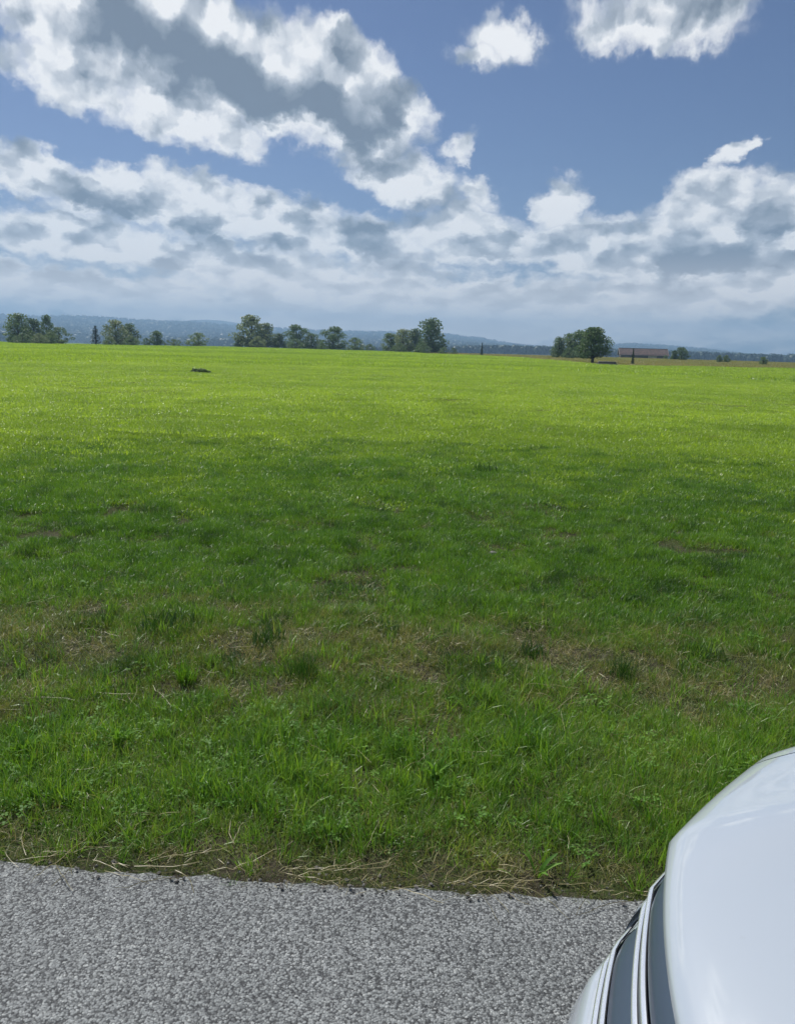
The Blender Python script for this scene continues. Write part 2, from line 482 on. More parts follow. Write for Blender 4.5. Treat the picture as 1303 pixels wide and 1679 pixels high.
# ------------------------------------------------------------------ ground
def build_ground():
    radii = [0.0] + list(np.concatenate([np.arange(0.6, 9, 0.09), np.geomspace(9, 70, 90), np.geomspace(72, 520, 90), np.geomspace(560, 4850, 20)]))
    # fine sectors where the field is seen, coarse ones behind
    az = np.concatenate([np.linspace(-52, 52, 240), np.linspace(56, 304, 63)])
    verts = [(0, 0, float(terrain(0, 0)) - 0.02)]
    for r in radii[1:]:
        x, y = r * np.sin(np.radians(az)), r * np.cos(np.radians(az))
        z = terrain(x, y)
        verts += list(zip(x, y, z))
    nc = len(az)
    faces = [(0, 1 + (j + 1) % nc, 1 + j) for j in range(nc)]
    for i in range(len(radii) - 2):
        a = 1 + i * nc
        for j in range(nc):
            k = (j + 1) % nc
            faces.append((a + j, a + k, a + nc + k, a + nc + j))
    o = obj('ground', mesh_from('ground', verts, faces, M['soil'], True))
    tag(o, kind='structure')


def build_road():
    xs = np.concatenate([np.linspace(-90, -6, 60), np.linspace(-5.9, 5.9, 400), np.linspace(6, 90, 60)])
    e = road_edge(xs)
    fall = np.array([-0.012, 0.006, 0.012, 0.014, 0.016, 0.016, 0.012])
    offs = np.array([0.012, 0.0, -0.05, -0.25, -2.0, -5.3, -5.6])
    verts = []
    for o_, z_ in zip(offs, fall):
        for x, y in zip(xs, e):
            yy = y + o_ if o_ > -1 else 2.04 - 0.049 * np.clip(x, -60, 60) + o_
            verts.append((x, yy, z_))
    o = obj('road', mesh_from('road', verts, grid_faces(len(offs), len(xs)), M['asphalt'], True))
    tag(o, kind='structure')


build_ground()
build_road()

# ------------------------------------------------------------------ grass: prototypes and scattering
PROTO = bpy.data.collections.new('grass_prototypes')      # not linked to the scene: only its instances are seen


def blades_mesh(name, n, rad, hmin, hmax, wmin, wmax, lean, mat_, tmin=0.0, tmax=1.0, seg=2, seed=0, disc=True, flop=0.0):
    g = np.random.default_rng(seed)
    a = g.random(n) * 2 * math.pi
    rr = rad * np.sqrt(g.random(n)) if disc else rad * g.random(n) ** 0.7
    bx, by = rr * np.cos(a), rr * np.sin(a)
    h = hmin + (hmax - hmin) * g.random(n) ** 1.4
    w = wmin + (wmax - wmin) * g.random(n)
    az = g.random(n) * 2 * math.pi
    ln = np.abs(g.normal(0, lean, n)) + 0.08
    fl = g.random(n) < flop
    ln[fl] += 1.0
    tw = az + g.normal(0, 0.7, n)
    tint = tmin + (tmax - tmin) * g.random(n)
    V_, F_, T_ = [], [], []
    for i in range(n):
        d = np.array([math.cos(az[i]), math.sin(az[i]), 0])
        s = np.array([-math.sin(tw[i]), math.cos(tw[i]), 0]) * w[i] / 2
        p = np.array([bx[i], by[i], -0.01])
        base = len(V_)
        th = ln[i] * 0.35
        for k in range(seg + 1):
            t = k / seg
            ww = (1 - t ** 2.0) if k < seg else 0
            if k < seg:
                V_ += [p - s * max(ww, 0.12), p + s * max(ww, 0.12)]
            else:
                V_ += [p]
            th += ln[i] * 1.1 / seg
            th_ = min(th, 2.3)
            p = p + (h[i] / seg) * (d * math.sin(th_) + np.array([0, 0, math.cos(th_)]))
        for k in range(seg - 1):
            b = base + 2 * k
            F_.append((b, b + 1, b + 3, b + 2))
        b = base + 2 * (seg - 1)
        F_.append((b, b + 1, b + 2))
        T_ += [tint[i]] * (2 * seg + 1)
    me = mesh_from(name, V_, F_, mat_)
    at = me.attributes.new('tint', 'FLOAT', 'POINT')
    at.data.foreach_set('value', np.array(T_, dtype=np.float32))
    return me


def leaflet_mesh(name, n, rad, size, h, mat_, seed=0):
    """low broad-leaved herbs: clover-like leaflets on short stalks"""
    g = np.random.default_rng(seed)
    V_, F_, T_ = [], [], []
    for i in range(n):
        a = g.random() * 6.283
        r = rad * math.sqrt(g.random())
        c = np.array([r * math.cos(a), r * math.sin(a), h * (0.3 + 0.7 * g.random())])
        az = g.random() * 6.283
        L = size * (0.6 + 0.8 * g.random())
        t = g.random()
        for k in range(3):
            q = az + k * 2.09
            d = np.array([math.cos(q), math.sin(q), g.normal(0.15, 0.25)])
            s = np.array([-math.sin(q), math.cos(q), g.normal(0, 0.2)])
            b = len(V_)
            V_ += [c, c + d * L * .55 + s * L * .38, c + d * L, c + d * L * .55 - s * L * .38]
            F_.append((b, b + 1, b + 2, b + 3))
            T_ += [t] * 4
    me = mesh_from(name, V_, F_, mat_)
    me.attributes.new('tint', 'FLOAT', 'POINT').data.foreach_set('value', np.array(T_, dtype=np.float32))
    return me


def proto_set(key, makers):
    c = bpy.data.collections.new('prototypes_' + key)
    for k, mk in enumerate(makers):
        o = bpy.data.objects.new('%s_prototype_%02d' % (key, k), mk)
        c.objects.link(o)
    return c


def scatter(name, coll, pts, rots, scales, idx, label_kind='stuff', norm=None):
    """one object whose vertices carry instances of the prototype tufts"""
    me = bpy.data.meshes.new(name)
    pts = np.asarray(pts, dtype=np.float32)
    me.vertices.add(len(pts))
    me.vertices.foreach_set('co', pts.ravel())
    a = me.attributes.new('rot', 'FLOAT_VECTOR', 'POINT')
    a.data.foreach_set('vector', np.asarray(rots, dtype=np.float32).ravel())
    a = me.attributes.new('scl', 'FLOAT_VECTOR', 'POINT')
    a.data.foreach_set('vector', np.asarray(scales, dtype=np.float32).ravel())
    a = me.attributes.new('idx', 'INT', 'POINT')
    a.data.foreach_set('value', np.asarray(idx, dtype=np.int32))
    o = obj(name, me)
    tag(o, kind=label_kind)
    ng = bpy.data.node_groups.new(name + '_scatter', 'GeometryNodeTree')
    ng.interface.new_socket('Geometry', in_out='INPUT', socket_type='NodeSocketGeometry')
    ng.interface.new_socket('Geometry', in_out='OUTPUT', socket_type='NodeSocketGeometry')
    nd, lk = ng.nodes, ng.links
    gi, go = nd.new('NodeGroupInput'), nd.new('NodeGroupOutput')
    ci = nd.new('GeometryNodeCollectionInfo')
    ci.inputs['Collection'].default_value = coll
    ci.inputs['Separate Children'].default_value = True
    ci.inputs['Reset Children'].default_value = True
    ip = nd.new('GeometryNodeInstanceOnPoints')
    ip.inputs['Pick Instance'].default_value = True
    lk.new(gi.outputs[0], ip.inputs['Points'])
    lk.new(ci.outputs[0], ip.inputs['Instance'])
    for nm, typ, sock in (('idx', 'INT', 'Instance Index'), ('rot', 'FLOAT_VECTOR', 'Rotation'), ('scl', 'FLOAT_VECTOR', 'Scale')):
        na = nd.new('GeometryNodeInputNamedAttribute')
        na.data_type = typ
        na.inputs['Name'].default_value = nm
        lk.new(na.outputs[0], ip.inputs[sock])
    lk.new(ip.outputs[0], go.inputs[0])
    md = o.modifiers.new('scatter', 'NODES')
    md.node_group = ng
    return o


def wedge(n, r0, r1, half_deg, seed):
    g = np.random.default_rng(seed)
    r = np.sqrt(g.random(n) * (r1 * r1 - r0 * r0) + r0 * r0)
    a = np.radians((g.random(n) * 2 - 1) * half_deg)
    return r * np.sin(a), r * np.cos(a), g


def put(name, coll, nidx, x, y, g, s0, s1, tilt=0.12, zoff=0.0, zs=None):
    n = len(x)
    z = terrain(x, y) + zoff
    rot = np.stack([g.normal(0, tilt, n), g.normal(0, tilt, n), g.random(n) * 6.283], 1)
    s = s0 + (s1 - s0) * g.random(n)
    sc = np.stack([s, s, s * (1 if zs is None else zs)], 1)
    return scatter(name, coll, np.stack([x, y, z], 1), rot, sc, g.integers(0, nidx, n))


def bare(x, y):
    """0 = closed sward, 1 = open soil; the worn strip between verge and crop, and a few scars further out"""
    strip = np.exp(-((y - 3.75 - 0.06 * x) / 0.72) ** 2)
    b = strip * np.clip((vn2.f(x + 3.1, y * 1.5, 3.4, 3) - 0.46) * 5, 0, 1)
    b = b + 0.7 * np.clip((vn1.f(x + 9, y * 1.3, 2.6, 2) - 0.60) * 6, 0, 1) * (y < 9) * np.clip((y - 2.6) / .6, 0.25, 1)
    far = np.exp(-((y - 6.6) / 1.0) ** 2) * np.exp(-((x - 1.7) / 1.9) ** 2) * np.clip((vn2.f(x, y * 0.8, 1.6, 3) - 0.50) * 5, 0, 1)
    return np.clip(b + far, 0, 1)


FIELD_EDGE = [(-20, 556), (13, 562.5), (250, 568), (400, 570), (620, 574), (720, 580), (850, 588), (1000, 598.5), (1150, 601), (1330, 605)]
fe_az, fe_r = [], []
for px, py in FIELD_EDGE:
    x, y = ground_at(px, py)
    fe_az.append(math.degrees(math.atan2(x, y)))
    fe_r.append(min(205, math.hypot(x, y)))


def field_r(x, y):
    return np.interp(np.degrees(np.arctan2(x, y)), fe_az, fe_r)


# near verge
tufts = [blades_mesh('t', 36, 0.05, 0.03, 0.095, 0.0016, 0.0034, 0.85, M['grass_verge'], 0, 1, 3, k, flop=.15) for k in range(4)] + \
        [blades_mesh('t', 13, 0.035, 0.08, 0.16, 0.003, 0.0058, 0.9, M['grass_verge'], .1, .8, 4, 20 + k, False) for k in range(3)] + \
        [blades_mesh('t', 44, 0.06, 0.03, 0.075, 0.0016, 0.0034, 0.95, M['grass_verge'], .2, 1, 2, 30 + k, flop=.2) for k in range(2)] + \
        [leaflet_mesh('t', 14, 0.06, 0.011, 0.045, M['broadleaf'], 40 + k) for k in range(2)] + \
        [blades_mesh('t', 46, 0.06, 0.025, 0.075, 0.0014, 0.003, 0.95, M['grass_olive'], 0, 1, 3, 50 + k, flop=.25) for k in range(3)]
C_verge = proto_set('verge', tufts)
drys = [blades_mesh('d', 14, 0.06, 0.03, 0.11, 0.0012, 0.0026, 1.0, M['grass_dry'], 0, 1, 3, 60 + k, flop=0.6) for k in range(4)]
C_dry = proto_set('dry', drys)
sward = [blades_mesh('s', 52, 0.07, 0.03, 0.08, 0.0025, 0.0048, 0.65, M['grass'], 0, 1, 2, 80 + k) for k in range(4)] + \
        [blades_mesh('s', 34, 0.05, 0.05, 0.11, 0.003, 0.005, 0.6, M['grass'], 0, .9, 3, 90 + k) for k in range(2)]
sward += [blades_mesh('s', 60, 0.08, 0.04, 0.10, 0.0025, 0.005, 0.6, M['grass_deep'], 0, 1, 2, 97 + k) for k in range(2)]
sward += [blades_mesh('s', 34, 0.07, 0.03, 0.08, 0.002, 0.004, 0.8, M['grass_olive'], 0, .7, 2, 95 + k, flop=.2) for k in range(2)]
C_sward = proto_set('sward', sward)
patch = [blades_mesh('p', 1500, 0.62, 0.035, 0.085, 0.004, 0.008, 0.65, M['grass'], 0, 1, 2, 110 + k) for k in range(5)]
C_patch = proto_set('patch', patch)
patchf = [blades_mesh('p', 900, 0.95, 0.04, 0.095, 0.009, 0.017, 0.7, M['grass_sunlit'], 0, 1, 2, 120 + k) for k in range(5)]
patchm = [blades_mesh('p', 1100, 0.62, 0.035, 0.085, 0.005, 0.010, 0.65, M['grass_half_sunlit'], 0, 1, 2, 150 + k) for k in range(5)]
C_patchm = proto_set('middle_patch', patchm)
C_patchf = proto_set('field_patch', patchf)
far_p = [blades_mesh('f', 900, 2.6, 0.08, 0.18, 0.035, 0.07, 0.8, M['grass_sunlit'], 0, 1, 2, 130 + k) for k in range(4)]
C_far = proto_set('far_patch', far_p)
mead = [blades_mesh('m', 500, 2.2, 0.07, 0.22, 0.03, 0.06, 0.8, M['meadow_dry'], 0, 1, 2, 140 + k) for k in range(4)]
C_mead = proto_set('meadow_patch', mead)


def grow():
    # verge beside the road
    g = np.random.default_rng(5)
    n = 62000
    x = (g.random(n) * 2 - 1) * 5.5
    y = 1.9 + g.random(n) * 3.1
    d = y - road_edge(x)
    b = bare(x, y)
    lush = np.exp(-((y - 2.75) / 0.5) ** 2) * (0.55 + 0.7 * vn1.f(x, y, 1.6, 2))
    keep = (d > -0.02) & (g.random(n) < np.clip((d + .02) / 0.05, 0.35, 1) * np.clip(0.50 + 0.8 * lush, 0, 1) * (1 - 0.68 * b)) & (g.random(n) < np.clip((5.0 - y) / 0.6, 0, 1))
    x, y, d = x[keep], y[keep], d[keep]
    n = len(x)
    lush = np.exp(-((y - 2.75) / 0.5) ** 2)
    pick = g.random(n)
    tall = pick < 0.05 + 0.24 * lush * (vn2.f(x + 5, y, 1.4, 2) > 0.48)
    herb = (pick > 0.975 - .02 * lush)
    worn = np.exp(-((y - 3.75) / .6) ** 2) * .72 + np.exp(-(d / .16) ** 2) * .9 + .20 + .30 * (vn1.f(x - 4, y, 2.6, 2) > .5)
    olive = ((g.random(n) < worn * (1 - .55 * lush)) | (b[keep] > .35)) & ~tall
    idx = np.where(tall, g.integers(4, 7, n), np.where(herb, g.integers(9, 11, n), np.where(g.random(n) < 0.45, g.integers(7, 9, n), g.integers(0, 4, n))))
    idx = np.where(olive, g.integers(11, 14, n), idx)
    s = (0.7 + 0.5 * g.random(n)) * np.clip(0.5 + d / 0.4, 0.5, 1)
    rot = np.stack([g.normal(0, .15, n), g.normal(0, .15, n), g.random(n) * 6.283], 1)
    o = scatter('verge_grass', C_verge, np.stack([x, y, terrain(x, y)], 1), rot, np.stack([s, s, s], 1), idx)
    tag(o, 'uneven green verge grass along the asphalt edge', 'grass')
    # dry straw among the grass and along the asphalt
    n = 19000
    x = (g.random(n) * 2 - 1) * 5.5
    y = 1.95 + g.random(n) * 3.2
    d = y - road_edge(x)
    b = bare(x, y)
    pr = np.where(d < 0.16, 0.8, 0.17 + 0.55 * np.exp(-((y - 3.7) / .55) ** 2) * (vn3.f(x, y * 1.6, 1.3, 2) > .45) + 0.3 * b)
    keep = (d > 0.015) & (g.random(n) < pr)
    x, y = x[keep], y[keep]
    o = put('dry_grass', C_dry, 4, x, y, g, 0.6, 1.1, 0.5)
    tag(o, 'dead straw coloured grass lying among the green', 'dry grass')
    # sward from the worn strip outwards
    n = 120000
    x, y, g = wedge(n, 2.9, 13, 40, 6)
    b = bare(x, y)
    r = np.hypot(x, y)
    keep = (g.random(n) < np.clip((y - 2.8) / 1.3, 0, 1) * (1 - 0.75 * b)) & (vn3.f(x, y, 2.6, 3) + g.random(n) * .28 > 0.50) & (g.random(n) < np.clip((14 - r) / 5, 0, 1))
    x, y, b = x[keep], y[keep], b[keep]
    n = len(x)
    idx = np.where(g.random(n) < .08 + .52 * np.exp(-((y - 3.8) / .55) ** 2) + .5 * b, g.integers(8, 10, n), g.integers(0, 6, n))
    idx = np.where((vn1.f(x, y * 1.3, 6.5, 2) > .68) & (g.random(n) < .5), g.integers(6, 8, n), idx)
    s = 0.6 + 0.55 * g.random(n) + .25 * (vn1.f(x, y, 1.2, 2) - .5)
    rot = np.stack([g.normal(0, .12, n), g.normal(0, .12, n), g.random(n) * 6.283], 1)
    o = scatter('near_grass', C_sward, np.stack([x, y, terrain(x, y)], 1), rot, np.stack([s, s, s * .8], 1), idx)
    tag(o, 'dark green short field grass beyond the worn strip', 'grass')
    def stage(name, coll, n, r0, a0, a1, b0, b1, seed, label, s0=.8, s1=1.15):
        # a painted step from shaded to sunlit grass that sets in between r0..a0 (fully at a1) and gives way between b0 and b1
        x, y, g = wedge(n, r0, b1, 38, seed)
        r = np.hypot(x, y) * (1 + .12 * (vn2.f(x, y, .12, 2) - .5))
        k = (g.random(n) < np.clip((r - a0) / (a1 - a0), 0, 1)) & (g.random(n) < np.clip((b1 - r) / (b1 - b0), 0, 1))
        o = put(name, coll, 5, x[k], y[k], g, s0, s1, 0.03, zs=0.72)
        tag(o, label, 'grass')
    stage('middle_grass', C_patch, 1500, 7.5, 7.5, 9.5, 7.5, 13, 7, 'field grass with cloud shade painted into its dark green in the nearer middle distance')
    stage('sunny_grass', C_patchm, 4600, 7.5, 7.5, 11, 11, 24, 17, 'field grass with sunlight painted half into its green in the farther middle distance')
    stage('field_grass', C_patchf, 10500, 10, 10, 22, 58, 64, 8, 'grass with sunlight painted into its yellow green across the open field')
    n = 9000
    x, y, g = wedge(n, 55, 206, 36, 9)
    k = np.hypot(x, y) < field_r(x, y) - 2
    o = put('far_grass', C_far, 4, x[k], y[k], g, 0.8, 1.2, 0.01)
    tag(o, 'pale green grass reaching to the far trees', 'grass')
    n = 9000
    x, y, g = wedge(n, 85, 320, 37, 10)
    r = np.hypot(x, y)
    k = (r > field_r(x, y) + 1) & (np.degrees(np.arctan2(x, y)) > 2) & (r < 240)
    o = put('dry_meadow', C_mead, 4, x[k], y[k], g, 0.7, 1.3, 0.01)
    tag(o, 'brownish unmown meadow strip in front of the barn', 'meadow')


grow()


# ------------------------------------------------------------------ trees
def tube(path, radii, sides=6):
    V_, F_ = [], []
    for i, (p, r) in enumerate(zip(path, radii)):
        p = Vector(p)
        d = (Vector(path[min(i + 1, len(path) - 1)]) - Vector(path[max(i - 1, 0)])).normalized()
        u = d.orthogonal().normalized()
        v = d.cross(u)
        for k in range(sides):
            a = 2 * math.pi * k / sides
            V_.append(p + r * (math.cos(a) * u + math.sin(a) * v))
    F_ = grid_faces(len(path), sides, True)
    F_.append(tuple(range(sides))[::-1])
    F_.append(tuple((len(path) - 1) * sides + k for k in range(sides)))
    return V_, F_


def join(parts):
    V_, F_ = [], []
    for v, f in parts:
        b = len(V_)
        V_ += [Vector(p) for p in v]
        F_ += [tuple(b + i for i in q) for q in f]
    return V_, F_


def leaf_cloud(g, centres, per, leaf, squash=0.8):
    """leaf-sized faces spread through clumps; every clump gets its own tint"""
    V_, F_, T_ = [], [], []
    for (c, r) in centres:
        ct = g.random()
        for _ in range(int(per * max(0.35, r * r))):
            d = g.normal(0, 1, 3)
            d /= np.linalg.norm(d)
            q = c + d * r * g.random() ** 0.45 * np.array([1, 1, squash])
            a = g.normal(0, 1, 3)
            a /= np.linalg.norm(a)
            b = np.cross(a, g.normal(0, 1, 3))
            b /= np.linalg.norm(b)
            L = leaf * (0.6 + 0.8 * g.random())
            k = len(V_)
            V_ += [q - a * L * .5, q + b * L * .35, q + a * L * .5, q - b * L * .35]
            F_.append((k, k + 1, k + 2, k + 3))
            T_ += [0.6 * ct + 0.4 * g.random()] * 4
    return V_, F_, T_


def crown_mesh(name, lc, mat_):
    V_, F_, T_ = lc
    me = mesh_from(name, V_, F_, mat_)
    me.attributes.new('tint', 'FLOAT', 'POINT').data.foreach_set('value', np.array(T_, dtype=np.float32))
    return me


def broadleaf_tree(seed, hgt=1.0, wid=0.75, base=0.18, lumps=26, top=1.0, leaf=0.055, per=3200, trunk=0.028):
    """a tree of unit height: trunk with limbs, crown of clumps; returns (trunk geometry, crown geometry)"""
    g = np.random.default_rng(seed)
    parts, cs = [], []
    lean = g.normal(0, .02, 2)
    tp = [(lean[0] * t, lean[1] * t, t * 0.85) for t in (-0.02, 0.06, 0.2, 0.4, 0.6, 1.0)]
    parts.append(tube(tp, [trunk * 1.5, trunk * 1.05, trunk * .9, trunk * .7, trunk * .45, trunk * .1], 7))
    for i in range(lumps):
        t = (i + g.random()) / lumps
        z = base + (0.97 - base) * t ** 1.1
        prof = (math.sin(math.pi * min(1, (t * 0.86 + 0.12)) ** (0.75 * top))) ** 0.7
        rr = wid * 0.5 * prof * (0.15 + 0.92 * math.sqrt(g.random()))
        a = i * 2.4 + g.normal(0, .5)
        r = 0.075 + 0.11 * g.random()
        c = np.array([rr * math.cos(a), rr * math.sin(a), min(z, 1 - r * .7)])
        cs.append((c, r))
        if i % 2 == 0:
            z0 = max(0.12, c[2] - 0.25 - 0.1 * g.random())
            parts.append(tube([(lean[0] * z0, lean[1] * z0, z0), tuple(c * np.array([.5, .5, 1]) - np.array([0, 0, .06])), tuple(c)], [trunk * .5, trunk * .3, trunk * .1], 4))
    if base < .1:                      # foliage down to the ground
        for i in range(12):
            a = i * 2.4 + g.normal(0, .5)
            rr = wid * .40 * math.sqrt(g.random())
            cs.append((np.array([rr * math.cos(a), rr * math.sin(a), .07 + .2 * g.random()]), .08 + .06 * g.random()))
    V2, F2, T2 = [], [], []
    for c, r in cs:
        ct = g.random()
        for _ in range(int(per * r * r * 1.3)):
            d = g.normal(0, 1, 3)
            d /= np.linalg.norm(d)
            q = c + d * r * g.random() ** 0.4 * np.array([1.1, 1.1, .75])
            a = g.normal(0, 1, 3)
            a /= np.linalg.norm(a)
            b = np.cross(a, g.normal(0, 1, 3))
            b /= np.linalg.norm(b)
            L = leaf * (0.5 + 0.8 * g.random())
            k = len(V2)
            V2 += [q - a * L * .5, q + b * L * .36, q + a * L * .5, q - b * L * .36]
            F2.append((k, k + 1, k + 2, k + 3))
            T2 += [0.65 * ct + 0.35 * g.random()] * 4
    return join(parts), (V2, F2, T2)


def conifer(seed, wid=0.35, whorls=13, per=26, leaf=0.05):
    g = np.random.default_rng(seed)
    parts = [tube([(0, 0, -.02), (0, 0, .5), (0, 0, 1.0)], [.022, .013, .002], 6)]
    V2, F2, T2 = [], [], []
    for i in range(whorls):
        t = i / (whorls - 1)
        z = 0.10 + 0.87 * t
        R_ = wid * .5 * (1 - t) ** 0.85 * (0.75 + .4 * g.random()) + 0.012
        for j in range(7):
            a = j * .9 + i * 1.3 + g.normal(0, .2)
            L = R_ * (0.7 + .5 * g.random())
            tip = np.array([math.cos(a) * L, math.sin(a) * L, z - 0.22 * L])
            ct = g.random()
            for k in range(max(3, int(per * (0.35 + L / wid)))):
                s = g.random() ** 0.7
                q = np.array([0, 0, z]) * (1 - s) + tip * s + g.normal(0, 0.013, 3)
                d = np.array([math.cos(a), math.sin(a), -.35]) + g.normal(0, .5, 3)
                d /= np.linalg.norm(d)
                b = np.cross(d, g.normal(0, 1, 3))
                b /= np.linalg.norm(b)
                l_ = leaf * (0.6 + .7 * g.random())
                m_ = len(V2)
                V2 += [q - d * l_ * .5, q + b * l_ * .22, q + d * l_ * .5, q - b * l_ * .22]
                F2.append((m_, m_ + 1, m_ + 2, m_ + 3))
                T2 += [.6 * ct + .4 * g.random()] * 4
    return join(parts), (V2, F2, T2)


KIND = {}
for key, args in {
    'round_a': dict(seed=1, wid=.92, base=.04, lumps=40), 'round_b': dict(seed=2, wid=1.0, base=.05, lumps=42),
    'tall_a': dict(seed=3, wid=.66, base=.03, lumps=38), 'tall_b': dict(seed=4, wid=.68, base=.05, lumps=36, top=.8),
    'bush_a': dict(seed=5, wid=1.35, base=.03, lumps=44, trunk=.02), 'bush_b': dict(seed=6, wid=1.7, base=.02, lumps=50, trunk=.02),
    'oak': dict(seed=8, wid=.74, base=.20, lumps=64, top=.82, per=5200, leaf=.042, trunk=.036),
    'low': dict(seed=9, wid=2.6, base=.02, lumps=70, trunk=.02, per=3000),
}.items():
    KIND[key] = broadleaf_tree(**args)
KIND['conifer'] = conifer(12)
KIND['slim'] = conifer(13, wid=.22, whorls=16)
MESH = {}


def tree_meshes(kind, leafm):
    tk, ck = kind + '_trunk', kind + '_' + leafm
    if tk not in MESH:
        MESH[tk] = mesh_from(tk, *KIND[kind][0], M['bark'], True)
    if ck not in MESH:
        MESH[ck] = crown_mesh(ck, KIND[kind][1], M[leafm])
    return MESH[tk], MESH[ck]


def plant_tree(name, label, cat, group, px, top, base_y, dist, kind, leafm, wscale=1.0, sink=0.0):
    """px, top: where the crown stands and ends in the photograph; dist: metres from the camera"""
    d = unproj(px, base_y)
    h_ = math.hypot(d.x, d.y)
    x, y = d.x / h_ * dist, d.y / h_ * dist
    z = float(terrain(x, y)) - sink
    dt = unproj(px, top)
    ztop = CZ + dt.z / math.hypot(dt.x, dt.y) * dist
    H_ = ztop - z
    e = empty(name, (x, y, z), random.random() * 6.28)
    wscale *= 1.14
    e.scale = (H_ * wscale, H_ * wscale, H_)
    tag(e, label, cat, group)
    tm, cm = tree_meshes(kind, leafm)
    if kind in ('bush_a', 'bush_b', 'low'):
        obj('stem', tm, e)
        obj('foliage', cm, e)
    else:
        obj('trunk', tm, e)
        obj('crown', cm, e)
    return e


